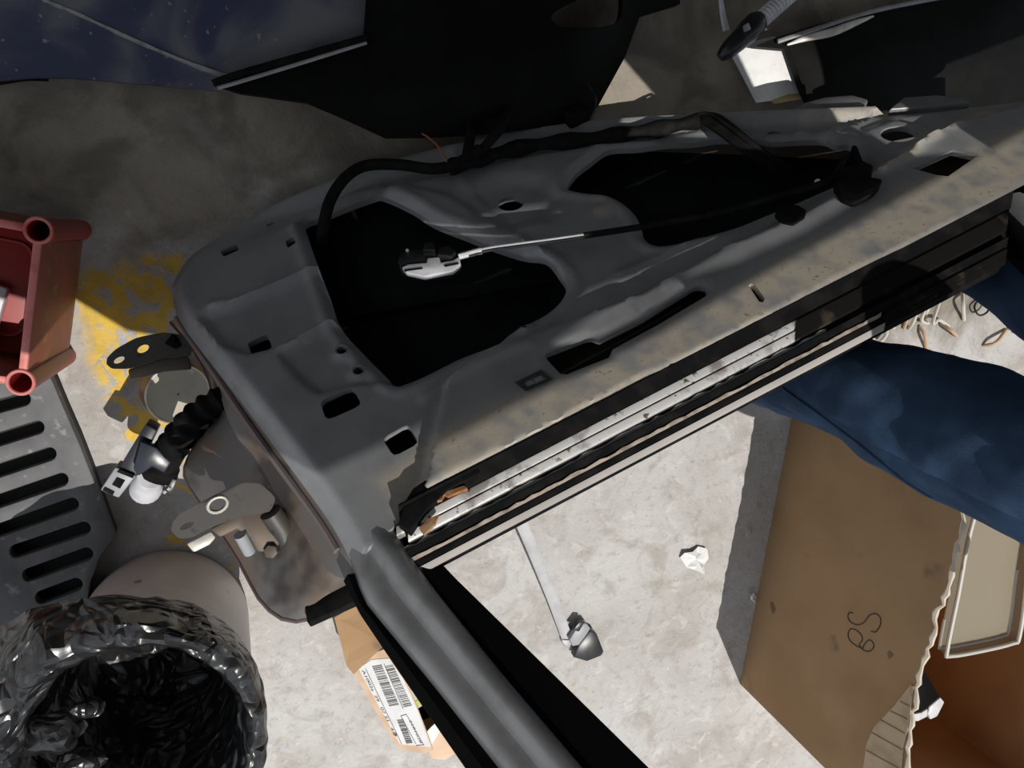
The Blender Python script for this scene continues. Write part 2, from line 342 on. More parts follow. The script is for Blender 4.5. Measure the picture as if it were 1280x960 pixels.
H1 = smooth(pxuv([(380, 276), (400, 264), (457, 240), (481, 244), (514, 259), (541, 276), (581, 292), (615, 305), (649, 316), (682, 324), (699, 341), (708, 356), (702, 373), (682, 391), (642, 412), (622, 428), (595, 438), (568, 449), (528, 469), (504, 478), (492, 476), (481, 464), (454, 437), (424, 403), (410, 365), (397, 331), (383, 291)]), 4, True)
H2 = smooth(pxuv([(709, 231), (720, 214), (738, 200), (762, 184), (803, 181), (850, 172), (900, 163), (942, 166), (965, 174), (1000, 172), (1032, 172), (1047, 178), (1066, 179), (1078, 198), (1086, 214), (1047, 233), (972, 265), (912, 289), (849, 302), (820, 304), (806, 296), (802, 282), (793, 265), (776, 250), (756, 241), (736, 239), (717, 236)]), 4, True)
def ell(x, y, w, h, n=18, tilt=0): return pxuv([(x+w/2*math.cos(a)*math.cos(tilt)-h/2*math.sin(a)*math.sin(tilt), y+w/2*math.cos(a)*math.sin(tilt)+h/2*math.sin(a)*math.cos(tilt)) for a in [2*math.pi*k/n for k in range(n)]])
def rounded(px, q=0.22):
    p = [nv(*a) for a in px]; out = []; m = len(p)
    for i in range(m):
        a, b, c = p[i-1], p[i], p[(i+1) % m]
        s = b+(a-b)*q; e = b+(c-b)*q; out += [s, 0.25*s+0.5*b+0.25*e, e]
    return pxuv(out)
C1 = ell(638, 248, 33, 18, tilt=-0.1); C2 = ell(1122, 172, 47, 20, tilt=0.0)
SQ = [rounded(s) for s in ([(275, 313), (279, 321), (300, 312), (295, 303)], [(357, 301), (359, 310), (372, 304), (366, 296)], [(305, 423), (314, 441), (338, 429), (331, 411)], [(399, 501), (408, 526), (453, 506), (440, 482)], [(477, 547), (492, 571), (524, 554), (509, 528)])]
SLOT = pxuv([(681, 454), (684, 449), (732, 430), (740, 429), (749, 433), (800, 408), (865, 367), (873, 365), (881, 367), (884, 373), (880, 379), (820, 415), (765, 445), (761, 455), (708, 476), (700, 475)])
SLOT2 = pxuv([(933, 367), (936, 364), (941, 366), (953, 383), (951, 388), (946, 387)])
RECT = pxuv([(1136, 221), (1186, 198), (1217, 205), (1180, 231), (1165, 229)])
SC1 = ell(427, 437, 15, 11); SC2 = ell(448, 462, 14, 11); SC3 = ell(657, 412, 9, 6); SC4 = ell(970, 159, 17, 6); SC5 = pxuv([(263, 314), (272, 309), (274, 311), (265, 316)]); SC6 = pxuv([(331, 277), (340, 273), (341, 275), (333, 279)])
HOLES = [H1, H2, C1, C2]+SQ+[SLOT, SLOT2, RECT, SC1, SC2, SC3, SC4, SC6]
def sdist(Pn, poly, closed=True):
    poly = np.array(poly); d = np.full(len(Pn), 1e9)
    A = poly; B = np.roll(poly, -1, 0) if closed else poly[1:]
    if not closed: A = poly[:-1]
    for a, b in zip(A, B):
        ab = b-a; t = np.clip(((Pn-a)@ab)/(ab@ab+1e-12), 0, 1); q = Pn-(a+t[:, None]*ab); d = np.minimum(d, np.hypot(q[:, 0], q[:, 1]))
    return d
def ins(Pn, poly):
    x, y = Pn[:, 0], Pn[:, 1]; r = np.zeros(len(Pn), bool); n = len(poly); j = n-1
    for i in range(n):
        xi, yi = poly[i]; xj, yj = poly[j]
        if abs(yj-yi) > 1e-12:
            c = ((yi > y) != (yj > y)) & (x < (xj-xi)*(y-yi)/(yj-yi)+xi); r ^= c
        j = i
    return r
def sst(x, a, b): t = np.clip((x-a)/(b-a), 0, 1); return t*t*(3-2*t)
def soft(Pn, px, wd): poly = pxuv(px); d = sdist(Pn, poly); s = np.where(ins(Pn, poly), d, -d); return sst(s, -wd, wd)
def edgew(Pn): a, b = uv(240, 309)[0], uv(400, 236)[0]; return 1-sst(np.asarray(Pn)[:, 0], a, b)*(np.asarray(Pn)[:, 1] > 0.3)
def relief(Pn):
    h = np.zeros(len(Pn))
    dl = sdist(Pn, left_uv+sill_uv, False)
    h -= 0.024*edgew(Pn)*(1-sst(dl, 0.0, 0.03))**1.4
    ds = sdist(Pn, sill_uv[6:]+right_uv, False)
    h -= 0.014*(1-edgew(Pn))*sst(ds, 0.012, 0.026)*(1-sst(ds, 0.05, 0.075)); h += 0.009*(1-sst(ds, 0.004, 0.016))
    h += 0.018*soft(Pn, [(528, 624), (540, 562), (560, 480), (600, 448), (720, 402), (800, 372), (900, 316), (1000, 272), (1090, 222), (1180, 165), (1300, 130), (1360, 190), (1300, 232)], 0.007)
    h -= 0.012*soft(Pn, [(250, 395), (285, 381), (330, 363), (398, 333), (414, 370), (424, 394), (350, 430), (310, 440), (280, 430)], 0.0075)
    h -= 0.010*soft(Pn, [(349, 441), (425, 398), (470, 440), (500, 478), (440, 478), (398, 490), (372, 470)], 0.006)
    h -= 0.012*soft(Pn, [(590, 240), (620, 220), (680, 222), (700, 245), (680, 270), (640, 282), (600, 272)], 0.022)
    h += 0.008*soft(Pn, [(470, 225), (560, 245), (700, 330), (640, 300), (560, 275)], 0.012)
    h += 0.008*soft(Pn, [(1080, 165), (1115, 152), (1155, 160), (1170, 178), (1140, 195), (1095, 192)], 0.010)
    h += 0.006*np.exp(-(sdist(Pn, pxuv([(1092, 222), (1130, 203), (1165, 170), (1235, 143)]), False)/0.013)**2)
    h += 0.008*np.exp(-(sdist(Pn, pxuv([(775, 345), (880, 300), (985, 262), (1060, 228)]), False)/0.010)**2)
    for c, r in (((427, 437), 0.02), ((448, 462), 0.02), ((657, 412), 0.016), ((755, 262), 0.02), ((1000, 163), 0.018), ((1035, 163), 0.02)):
        d = np.hypot(*(Pn-uv(*c)).T); h += 0.006*(1-sst(d, 0.4*r, 1.15*r))
    for ln_, a, wd in (([(266, 381), (290, 378), (340, 359), (396, 333)], 0.007, 0.0075), ([(352, 432), (390, 415), (425, 397)], 0.006, 0.0075), ([(530, 497), (600, 462), (660, 438)], 0.005, 0.008), ([(560, 160), (580, 230), (640, 290), (700, 335)], 0.004, 0.010)):
        h += a*np.exp(-(sdist(Pn, pxuv(ln_), False)/wd)**2)
    h += 0.005*np.exp(-((sdist(Pn, H1)-0.018)/0.008)**2)+0.005*np.exp(-((sdist(Pn, H2)-0.018)/0.008)**2)
    for hp, a in ((H1, 0.006), (H2, 0.006), (SLOT, 0.003)):
        h -= a*(1-sst(sdist(Pn, hp), 0.0, 0.010))
    return h
allp = np.array(OUT); lo = allp.min(0); hi = allp.max(0); st = 0.0068
gx, gy = np.meshgrid(np.arange(lo[0], hi[0], st), np.arange(lo[1], hi[1], st))
G = np.c_[gx.ravel(), gy.ravel()]+np.random.RandomState(1).uniform(-0.001, 0.001, (gx.size, 2))
keep = ins(G, OUT) & (sdist(G, OUT) > 0.003)
for hpoly in HOLES: keep &= ~ins(G, hpoly); keep &= sdist(G, hpoly) > 0.0025
pv, pt, pl = plate2d(OUT, HOLES, G[keep])
PV = np.array(pv); hh = relief(PV)
mb = MB(); mb.add([DW(p[0], p[1], w) for p, w in zip(PV, hh)], pt)
dust_pts = [p for p in PV]
for lp in pl[1:]:                                   # turned-down edge of every opening
    s = len(mb.v); mb.v += [mb.v[i]-DN*0.012 for i in lp]; m = len(lp); dust_pts += [PV[i] for i in lp]
    mb.f += [[lp[i], lp[(i+1) % m], s+(i+1) % m, s+i] for i in range(m)]
panel = mb.build('inner_panel', M_PANEL, door, sm=True, auto=50, fix=True)
dp = np.array(dust_pts)
dust = soft(dp, [(470, 600), (560, 540), (640, 505), (720, 478), (800, 440), (880, 392), (960, 340), (1060, 285), (1130, 240), (1220, 190), (1300, 150), (1360, 190), (1300, 226), (900, 440), (530, 630), (490, 640)], 0.02)
dust = np.maximum(dust, 0.7*soft(dp, [(1000, 140), (1300, 112), (1300, 128), (1000, 152)], 0.008))
dust = np.maximum(dust, 0.8*np.exp(-(sdist(dp, pxuv([(1092, 222), (1130, 203), (1165, 170), (1235, 143)]), False)/0.015)**2))
dust = np.maximum(dust, 0.6*np.exp(-(sdist(dp, pxuv([(740, 268), (770, 258), (755, 250)]), False)/0.02)**2))
attr = panel.data.attributes.new('dust', 'FLOAT', 'POINT'); attr.data.foreach_set('value', dust.astype(np.float32))
# closing shell: hinge face, sill return and outer skin
q_px = [(441, 745), (376, 776), (331, 757), (298, 700), (262, 645), (232, 600), (236, 570), (262, 525), (264, 482), (240, 435), (213, 402)]
lb_ = np.array(smooth([D(x, y, -0.13) for x, y in q_px], 4)); left_bot = [nv(*[np.interp(t, np.linspace(0, 1, len(lb_)), lb_[:, k]) for k in range(3)]) for t in np.linspace(0, 1, len(left_uv))]
top = [DW(p[0], p[1], -0.025) for p in left_uv]
nL = len(left_uv); rest = OUT[nL:]
bot = list(left_bot)
for i, p in enumerate(rest):
    v = p[1]; dep = -0.13+0.075*sst(np.array([v]), 0.15, 0.72)[0]
    if i < 8: dep = dep*(i/8)+(-0.10)*(1-i/8)
    bot.append(DW(p[0], p[1], dep))
topr = top+[DW(p[0], p[1], -0.024*float(edgew(np.array([p]))[0])-0.001) for i, p in enumerate(rest)]
topr[:nL] = top
mb = MB()
for i in range(nL):                                  # hinge face with a shallow step across it
    pass
ringA = topr[:nL+1]; ringE = bot[:nL+1]
ringB = [a*0.66+b*0.34 for a, b in zip(ringA, ringE)]; hinw = np.cross(DN, DB)
mids = []
inn = unit(DB+0.5*DE)
for t, dpt in ((0.0, 0), (0.3, 0.004), (0.36, 0.018), (0.72, 0.018), (0.78, 0.006), (0.9, 0.004), (1.0, 0)):
    mids.append([a*(1-t)+b*t+inn*dpt for a, b in zip(ringA, ringE)])
mb.loft(mids, closed=False)
hf = mb.build('hinge_face', M_EDGE, door, sm=True, auto=35)
mb = MB(); m = len(topr)
mb.add(topr+bot, [[i, (i+1) % m, m+(i+1) % m, m+i] for i in range(nL, m)])
mb.build('edge_return', M_EDGE, door, sm=True, auto=35)
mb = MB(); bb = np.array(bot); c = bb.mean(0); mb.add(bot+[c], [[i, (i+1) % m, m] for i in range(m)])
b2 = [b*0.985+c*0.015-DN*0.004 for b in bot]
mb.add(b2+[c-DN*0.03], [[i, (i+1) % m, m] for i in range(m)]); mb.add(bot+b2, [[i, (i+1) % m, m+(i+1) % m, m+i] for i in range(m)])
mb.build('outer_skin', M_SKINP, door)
# maroon lip of the outer skin along the hinge edge
mb = MB(); mb.tube([b-DN*0.002 for b in left_bot], 0.0035, 8); mb.build('skin_hem', mat('maroon_grey', (0.10, 0.055, 0.055), 0.5, col2=(0.12, 0.10, 0.095), scale=9), door, sm=True)
mb = MB(); mb.tube([a*0.93+b*0.07-inn*0.001 for a, b in zip(ringA[5:], ringE[5:])], 0.006, 8); mb.build('painted_edge', mat('pinkish_edge', (0.23, 0.16, 0.16), 0.45, metal=0.1, col2=(0.17, 0.155, 0.15), scale=25), door, sm=True)
# black end strip at the foot of the hinge face
mb = MB(); a0, a1 = D(384, 770, -0.12), D(446, 742, -0.10); mb.box((a0+a1)/2, (unit(a1-a0), DN, np.cross(unit(a1-a0), DN)), (np.linalg.norm(a1-a0), 0.018, 0.03)); mb.build('end_seal', M_BLACK, door, bevel=0.003)
# --- window frame, front post
VT = -0.66
def polyuv(px):
    q = np.array([uv(*p) for p in px]); q = q[np.argsort(-q[:, 1])]
    def f(v):
        if v < q[-1, 1]: d = (q[-1]-q[-2])/(q[-1, 1]-q[-2, 1]); return q[-1]+d*(v-q[-1, 1])
        if v > q[0, 1]: d = (q[1]-q[0])/(q[1, 1]-q[0, 1]); return q[0]+d*(v-q[0, 1])
        return nv(np.interp(-v, -q[:, 1], q[:, 0]), v)
    return f
LA = polyuv([(420, 708), (440, 750), (501, 840), (584, 960)]); LB = polyuv([(405, 640), (432, 690), (450, 742), (535, 845), (626, 960)]); LC = polyuv([(470, 600), (492, 658), (545, 732), (632, 840), (735, 960)]); LD = polyuv([(515, 655), (548, 693), (699, 840), (822, 960)])
v0 = uv(455, 665)[1]
def loftstrip(name, sec, m_, v_from, v_to, n=14, parent=door):
    """sec(v) -> list of (point uv, w) across the strip"""
    rings = []
    for k in range(n+1):
        v = v_from+(v_to-v_from)*k/n; rings.append([DW(q[0], q[1], w) for q, w in sec(v)])
    mb = MB(); mb.loft(rings, closed=True, cap=True); return mb.build(name, m_, parent, sm=True, auto=50)
def sec_grey(v):
    a, b = LB(v), LC(v); t = lambda s: a+(b-a)*s
    k = float(sst(np.array([v]), VB, VB+0.09)[0])           # 1 at the panel, 0 along the free post
    T_ = (0, 0, 0.06, 0.14, 0.26, 0.36, 0.44, 0.52, 0.62, 0.72, 0.84, 0.94, 1, 1)
    B_ = (-0.04, -0.022, -0.010, -0.006, -0.004, -0.006, -0.006, 0.004, 0.012, 0.013, 0.007, -0.006, -0.022, -0.035)
    A_ = relief(np.array([t(s_) for s_ in T_]))-0.004-np.array([0.03]+[0]*12+[0.03])
    return [(t(s_), A*k+B*(1-k)) for s_, A, B in zip(T_, A_, B_)]
VB = uv(470, 690)[1]-0.03
post = loftstrip('front_post', sec_grey, M_PILLAR, VB+0.10, VT, 30)
loftstrip('outer_seal', lambda v: [(LA(v), -0.05), (LA(v), -0.028), (LB(v)*0.5+LA(v)*0.5, -0.018), (LB(v), -0.024), (LB(v), -0.05)], M_SEAL, uv(428, 712)[1], VT)
loftstrip('run_channel', lambda v: [(LC(v), -0.05), (LC(v), -0.012), (LC(v)*0.6+LD(v)*0.4, -0.02), (LD(v), -0.03), (LD(v), -0.055)], M_SEAL, uv(505, 655)[1]+0.005, VT)
# header and rear post (the frame goes on out of the picture)
def bar(name, a, b, hw, m_, wlo=-0.05, whi=0.0, n=10, arc=0.0):
    a, b = nv(*a), nv(*b); d = unit(b-a); nn = nv(-d[1], d[0]); rings = []
    for k in range(n+1):
        t = k/n; c = a+(b-a)*t+nn*arc*4*t*(1-t)
        rings.append([DW(*(c+nn*s), w) for s, w in ((-hw, wlo), (-hw, whi-0.01), (-hw*0.4, whi), (hw*0.4, whi), (hw, whi-0.01), (hw, wlo))])
    mb = MB(); mb.loft(rings, closed=True, cap=True); return mb.build(name, m_, door, sm=True, auto=50)
tA = (LB(VT)+LC(VT))/2
RP0 = uv(1258, 268); RP1 = RP0+(uv(1330, 340)-RP0)*(VT-RP0[1])/(uv(1330, 340)[1]-RP0[1])
bar('header', tA+nv(-0.02, 0.0), RP1+nv(0.045, 0.0), 0.035, M_PILLAR, arc=-0.05)
bar('rear_post', RP0+nv(0.055, 0.03), RP1+nv(0.055, 0), 0.03, M_PILLAR)
bar('rear_run_channel', RP0+nv(0.01, 0.01), RP1+nv(0.01, 0), 0.018, M_SEAL, whi=-0.005)
# --- belt line strips: offsets below the panel edge, in pixels at the middle of the belt
def beltline(off): return uv(560, 607+off*1.03), uv(1262, 245+off*0.96)
def beltstrip(name, o0, o1, w0, w1, m_, t0=0.0, t1=1.0, wlo=-0.045, n=24, jag=0.0, parent=door):
    (a0, a1), (b0, b1) = beltline(o0), beltline(o1); rings = []; rnd = random.Random(len(name))
    for k in range(n+1):
        t = t0+(t1-t0)*k/n; a = a0+(a1-a0)*t; b = b0+(b1-b0)*t; j = jag*rnd.uniform(-1, 1)
        if jag: a = a+(b-a)*j; 
        rings.append([DW(*a, wlo), DW(*a, w0-0.002), DW(*(a*0.85+b*0.15), w0), DW(*(a*0.15+b*0.85), w1), DW(*b, w1-0.002), DW(*b, wlo)])
    mb = MB(); mb.loft(rings, closed=True, cap=True); return mb.build(name, m_, parent, sm=True, auto=40)
TL = -0.075
beltstrip('inner_belt_seal', -1, 18, 0.016, 0.006, M_BLACK, TL+0.01)
beltstrip('belt_rail', 18, 29, 0.004, 0.002, M_SILVER, TL+0.005, 0.60)
M_BELTSHADE = mat('belt_shade_brown', (0.010, 0.009, 0.008), 0.8, spec=0.08, col2=(0.05, 0.04, 0.03), scale=22, lo=0.56, hi=0.7)  # dark strips stand in for the person's shadow across the belt
beltstrip('rail_cover', 18, 41, 0.006, 0.0, M_BELTSHADE, 0.56, 0.995)
beltstrip('trim_cover', 61, 79, -0.008, -0.014, M_BELTSHADE, 0.74, 1.0, wlo=-0.018)
beltstrip('belt_rail', 30.5, 41, 0.001, -0.002, M_SILVER, TL+0.02, 0.57)
beltstrip('glass_channel', 40, 46, -0.012, -0.014, M_BLACK, TL)
beltstrip('felt_edge', 45, 50, -0.006, -0.008, M_STRIP, TL-0.005, 0.62, n=60, jag=0.5)
beltstrip('glass_felt', 49, 62, -0.004, -0.01, M_BLACK, TL-0.012)
beltstrip('sealant_line', 61, 65.5, -0.008, -0.010, M_BEIGE, TL-0.015, 0.73, n=70, jag=0.35)
beltstrip('outer_belt_seal', 65, 74, -0.010, -0.012, M_BLACK, TL-0.018)
beltstrip('outer_trim', 74, 81, -0.012, -0.016, mat('dull_trim', (0.43, 0.40, 0.38), 0.6, col2=(0.35, 0.33, 0.31), scale=9), TL-0.022, 0.74, wlo=-0.02)
# corner rubber, rust flakes
def dprism(name, px, w, th, m_, parent=door, bevel=0.002):
    mb = MB(); mb.prism([D(x, y, w) for x, y in px], -DN*th); return mb.build(name, m_, parent, bevel=bevel)
dprism('corner_rubber', [(497, 655), (505, 628), (516, 610), (531, 600), (597, 582), (601, 590), (560, 612), (530, 640), (512, 664)], 0.014, 0.025, M_BLACK)
for px in ([(540, 628), (546, 619), (556, 616), (552, 624)], [(524, 660), (536, 648), (548, 643), (543, 655), (530, 668)], [(552, 616), (580, 607), (584, 610), (560, 620)]):
    dprism('rust_flake', px, 0.012, 0.006, M_RUST, bevel=0)
for px in ([(475, 600), (480, 588), (497, 586), (506, 597), (500, 608), (486, 611)], [(1133, 284), (1140, 278), (1148, 286), (1141, 290)], [(660, 500), (690, 488), (694, 505), (662, 516)]):
    pass
# speckle of silver reveal inside the slot, and lower edge of slot
dprism('slot_backing', [(700, 478), (683, 455), (745, 430), (884, 366), (884, 384), (765, 456)], -0.035, 0.003, mat('dull_olive', (0.06, 0.058, 0.04), 0.7), bevel=0)
mb = MB(); mb.tube([D(690, 474, -0.02), D(760, 436, -0.022), D(850, 384, -0.024)], 0.004, 8); mb.build('slot_rail', M_STEEL, door, sm=True)
# square clip
mb = MB(); cc = (665, 476)
ox = [(643, 478), (676, 462), (691, 474), (657, 489)]; ix = [(651, 478), (675, 467), (683, 474), (659, 484)]
mb = MB(); n4 = 4; o_ = [D(x, y, 0.022) for x, y in ox]; i_ = [D(x, y, 0.022) for x, y in ix]; o2 = [D(x, y, 0.012) for x, y in ox]; i2 = [D(x, y, 0.010) for x, y in ix]
mb.add(o_+i_+o2+i2, [[k, (k+1) % 4, 4+(k+1) % 4, 4+k] for k in range(4)]+[[k, (k+1) % 4, 8+(k+1) % 4, 8+k] for k in range(4)]+[[4+k, 4+(k+1) % 4, 12+(k+1) % 4, 12+k] for k in range(4)])
clip = mb.build('square_clip', M_STEEL, door)
mb = MB(); mb.prism([D(x, y, 0.019) for x, y in [(655, 479), (664, 475), (668, 479), (660, 483)]], -DN*0.008); mb.prism([D(x, y, 0.019) for x, y in [(668, 473), (677, 469), (680, 474), (672, 478)]], -DN*0.008); mb.build('clip_tongue', M_GREY, clip)
# raised grommet rims on the two screw holes
for c, r in (((427, 437), 0.010), ((448, 462), 0.0095)):
    p = DW(*uv(*c), relief(np.array([uv(*c)]))[0]+0.001); mb = MB(); mb.tube(circle(p, DB, DE, r, 20)+[circle(p, DB, DE, r, 20)[0]], 0.0018, 6, cap=False, ref=DN); mb.build('hole_rim', M_PILLAR, door, sm=True)
# skin flange pieces showing beyond the sill
for px in ([(985, 141), (1005, 128), (1030, 121), (1065, 118), (1086, 124), (1078, 136), (1060, 141)], [(1112, 136), (1130, 121), (1170, 118), (1205, 121), (1215, 128)]):
    dprism('skin_flange', px, -0.004, 0.02, M_PILLAR, bevel=0.004)
# --- hinges
def hinge(leaf, slots, drop, name='hinge', flange=None, zc=None, m1=M_STEEL):
    h = None
    cx, cy = np.mean(leaf, 0); base = P(cx, cy, zc)
    nrm_ = -ray(cx, cy); nrm_ = unit(nrm_+0.25*Z)
    def T(x, y, o=0.0): r = ray(x, y); return CAM+r*(((base-CAM)@nrm_+o)/(r@nrm_))
    ax = unit(np.cross(nrm_, nv(1, 0, 0))); ay = np.cross(nrm_, ax)
    to2 = lambda p: nv((p-base)@ax, (p-base)@ay)
    lq = [nv(*q) for q in leaf]; lf = []
    for i in range(len(lq)):
        a_, b_, c_ = lq[i-1], lq[i], lq[(i+1) % len(lq)]; lf += [to2(T(*(b_+(a_-b_)*0.25))), to2(T(*(b_*0.6+0.2*(b_+(a_-b_)*0.25)+0.2*(b_+(c_-b_)*0.25)))), to2(T(*(b_+(c_-b_)*0.25)))]
    sl_ = [[to2(T(*q)) for q in s] for s in slots]
    v, t, lps = plate2d(lf, sl_)
    k = len(v); w3 = lambda p, o: base+p[0]*ax+p[1]*ay+o*nrm_
    mb = MB(); mb.add([w3(p, 0.003) for p in v]+[w3(p, -0.003) for p in v], t+[[i+k for i in q[::-1]] for q in t]+[[a, b, b+k, a+k] for lp in lps for a, b in zip(lp, lp[1:]+lp[:1])])
    hobj = mb.build(name, m1, door, sm=True, auto=30)
    return hobj, T, nrm_
def pxell(x, y, w, h, tilt, n=12): return [(x+w/2*math.cos(a)*math.cos(tilt)-h/2*math.sin(a)*math.sin(tilt), y+w/2*math.cos(a)*math.sin(tilt)+h/2*math.sin(a)*math.cos(tilt)) for a in [2*math.pi*k/n for k in range(n)]]
zl = D(330, 650, -0.06)[2]
hg, T, nn = hinge([(214, 664), (216, 652), (226, 641), (262, 622), (300, 603), (325, 604), (345, 622), (338, 640), (300, 645), (262, 660), (240, 672), (224, 673)], [pxell(234, 657, 20, 7, -0.45), pxell(272, 631, 17, 13, -0.45)], 0.03, zc=zl)
mb = MB(); mb.tube([T(x, y, 0.004) for x, y in pxell(272, 631, 26, 18, -0.45, 16)]+[T(*pxell(272, 631, 26, 18, -0.45, 16)[0], 0.004)], 0.0022, 6, cap=False); mb.build('pressed_ring', M_ALU, hg, sm=True)
mb = MB(); mb.prism([T(x, y, -0.004) for x, y in [(233, 680), (264, 664), (270, 672), (262, 681), (242, 691)]], -nn*0.015); mb.build('cast_end', M_ALU, hg, bevel=0.003)
mb = MB(); mb.prism([T(x, y, -0.004) for x, y in [(262, 662), (300, 642), (328, 628), (346, 650), (356, 672), (342, 690), (322, 690), (312, 672), (296, 662), (275, 672)]], -nn*0.014); mb.build('hinge_body', M_HINGE, hg, bevel=0.003)
mb = MB(); mb.tube([T(300, 668, 0.0), T(312, 690, -0.02)], 0.009, 14); mb.build('hinge_pin', M_GREY, hg, sm=True, auto=40)
mb = MB(); q = T(350, 660, -0.01); qq = T(375, 690, -0.02)
mb.tube([T(338, 640, 0.0), T(352, 660, -0.012), T(362, 690, -0.02)], [0.016, 0.018, 0.012], 12); mb.build('knuckle', M_STEEL, hg, sm=True, auto=40)
for x, y in ((338, 690), (372, 676)):
    mb = MB(); mb.tube([T(x, y, 0.004), T(x+4, y-3, -0.012)], 0.010, 6); mb.build('hinge_bolt', M_HINGE, hg, bevel=0.001)
zu = D(232, 430, -0.05)[2]
hg, T, nn = hinge([(133, 455), (134, 447), (145, 436), (170, 422), (205, 415), (238, 420), (240, 446), (215, 446), (190, 452), (162, 461), (140, 461)], [pxell(149, 450, 15, 7, -0.45), pxell(179, 436, 16, 9, -0.45)], 0.03, zc=zu, m1=M_STEEL)
mb = MB(); mb.prism([T(x, y, -0.004) for x, y in [(160, 462), (205, 448), (236, 446), (240, 462), (205, 465), (178, 472), (162, 474)]], -nn*0.02); mb.build('hinge_body', M_HINGE, hg, bevel=0.003)
mb = MB(); mb.tube([T(212, 424, 0.006), T(226, 434, -0.01)], 0.011, 6); mb.build('hinge_bolt', M_BLACK, hg, bevel=0.001)
# --- rubber boot with its connector
zb = D(255, 510, -0.07)[2]
bp_ = smooth([D(290, 490, -0.07), D(268, 503, -0.07), P(247, 520, zb-0.01), P(230, 540, zb-0.03), P(213, 562, zb-0.05), P(203, 578, zb-0.06), P(196, 592, zb-0.065)], 10)
rr = []
for i in range(len(bp_)):
    t = i/(len(bp_)-1); r = 0.017+0.013*t**0.8
    if 0.12 < t < 0.62: r += 0.0035*math.sin(t*62)
    if t > 0.85: r += 0.003
    rr.append(r)
mb = MB(); mb.tube(bp_, rr, 20); boot = mb.build('rubber_boot', M_BLACK, door, sm=True, auto=60)
zk = zb-0.075
def zprism(name, px, z, th, m_, parent=None, bevel=0.002, off=None):
    mb = MB(); mb.prism([P(x, y, z) for x, y in px], nv(0, 0, -th) if off is None else off); return mb.build(name, m_, parent, bevel=bevel)
body = zprism('connector_body', [(182, 530), (197, 538), (180, 572), (176, 590), (148, 612), (140, 600), (160, 566)], zk+0.03, 0.045, mat('navy_plastic', (0.02, 0.022, 0.03), 0.35), door, 0.003)
zprism('connector_face', [(125, 613), (144, 584), (170, 595), (148, 623)], zk+0.035, 0.045, M_GREY, body, 0.003)
for px in ([(140, 606), (146, 597), (156, 601), (150, 611)], [(146, 590), (150, 587), (168, 594), (166, 598)], [(128, 613), (131, 609), (143, 615), (141, 619)]):
    zprism('connector_slot', px, zk+0.0375, 0.006, M_BLACK, body, 0)
zprism('connector_lever', [(176, 552), (196, 560), (214, 578), (205, 592), (190, 584), (172, 596), (166, 586)], zk+0.05, 0.02, mat('blue_black_plastic', (0.025, 0.03, 0.042), 0.3), body, 0.003)
mb = MB(); mb.tube([P(188, 596, zk+0.035), P(184, 606, zk-0.0), P(182, 612, zk-0.02)], [0.02, 0.026, 0.026], 18); mb.build('connector_drum', M_WHITEP, body, sm=True, auto=50)
zprism('connector_tail', [(202, 612), (210, 596), (222, 600), (212, 621)], zk+0.03, 0.02, M_PLAST, body, 0.002)
for x, y in ((207, 606), (211, 612), (206, 616)): zprism('tail_pin', [(x-3, y), (x, y-3), (x+3, y-1), (x, y+2)], zk+0.033, 0.006, M_GREY, body, 0)
# ================================================================== WIRING HARNESS AND CABLES ON THE DOOR
har = empty('wiring_harness', P(560, 190, 0.2))
tag(har, 'black taped wiring harness draped over the bottom edge of the grey door', 'wiring harness')
mb = MB(); mb.tube(smooth([D(402, 304, -0.03), D(404, 285, 0.01), D(413, 250, 0.03), D(432, 222, 0.035), D(458, 207, 0.03), D(500, 206, 0.03), D(540, 211, 0.03), D(570, 205, 0.035), D(600, 186, 0.045)], 6), 0.0105, 12); mb.build('main_loom', M_LOOM, har, sm=True)
mb = MB(); mb.tube(smooth([D(560, 210, 0.015), D(600, 198, 0.02), D(660, 183, 0.014), D(740, 173, 0.006), D(810, 163, 0.004), D(872, 152, 0.008)], 6), [0.014+0.003*math.sin(i*1.3) for i in range(31)], 12); mb.build('thick_loom', M_LOOM, har, sm=True)
mb = MB(); mb.tube(smooth([D(582, 206, 0.04), D(588, 170, 0.05), D(596, 130, 0.03), D(604, 108, 0.03)], 6), 0.010, 10); mb.build('branch', M_LOOM, har, sm=True)
mb = MB(); mb.tube(smooth([D(600, 190, 0.04), D(626, 160, 0.06), D(642, 130, 0.05), D(656, 115, 0.04)], 6), 0.009, 10); mb.build('branch', M_LOOM, har, sm=True)
for (x, y, s) in ((606, 102, 0.013), (657, 113, 0.010)):
    mb = MB(); mb.box(D(x, y, 0.03), (DB, DE, DN), (s*1.5, s*3.2, s*2)); cn = mb.build('plug', M_PLAST, har, bevel=0.002)
    mb = MB()
    for k in (-1, 0, 1): mb.box(D(x, y, 0.03)+DE*s*k+DN*s, (DB, DE, DN), (s*1.2, s*0.5, s*0.3))
    mb.build('plug_rib', M_GREY, cn)
mb = MB(); mb.tube(smooth([D(655, 116, 0.04), D(672, 98, 0.05), D(700, 90, 0.06), D(725, 98, 0.06), D(742, 115, 0.05), D(744, 135, 0.04), D(738, 150, 0.02)], 8), 0.0022, 6); mb.build('wire_loop', M_GREY if False else M_PLAST, har, sm=True)
mb = MB(); mb.tube(smooth([D(473, 158, 0.03), D(500, 163, 0.04), D(525, 166, 0.05), D(545, 180, 0.05), D(556, 197, 0.045), D(560, 206, 0.04)], 8), 0.0018, 6); mb.build('orange_wire', M_ORWIRE, har, sm=True)
mb = MB(); mb.box(D(722, 145, 0.02), (DB, DE, DN), (0.05, 0.025, 0.03)); mb.build('loom_clip', M_BLACK, har, bevel=0.004)
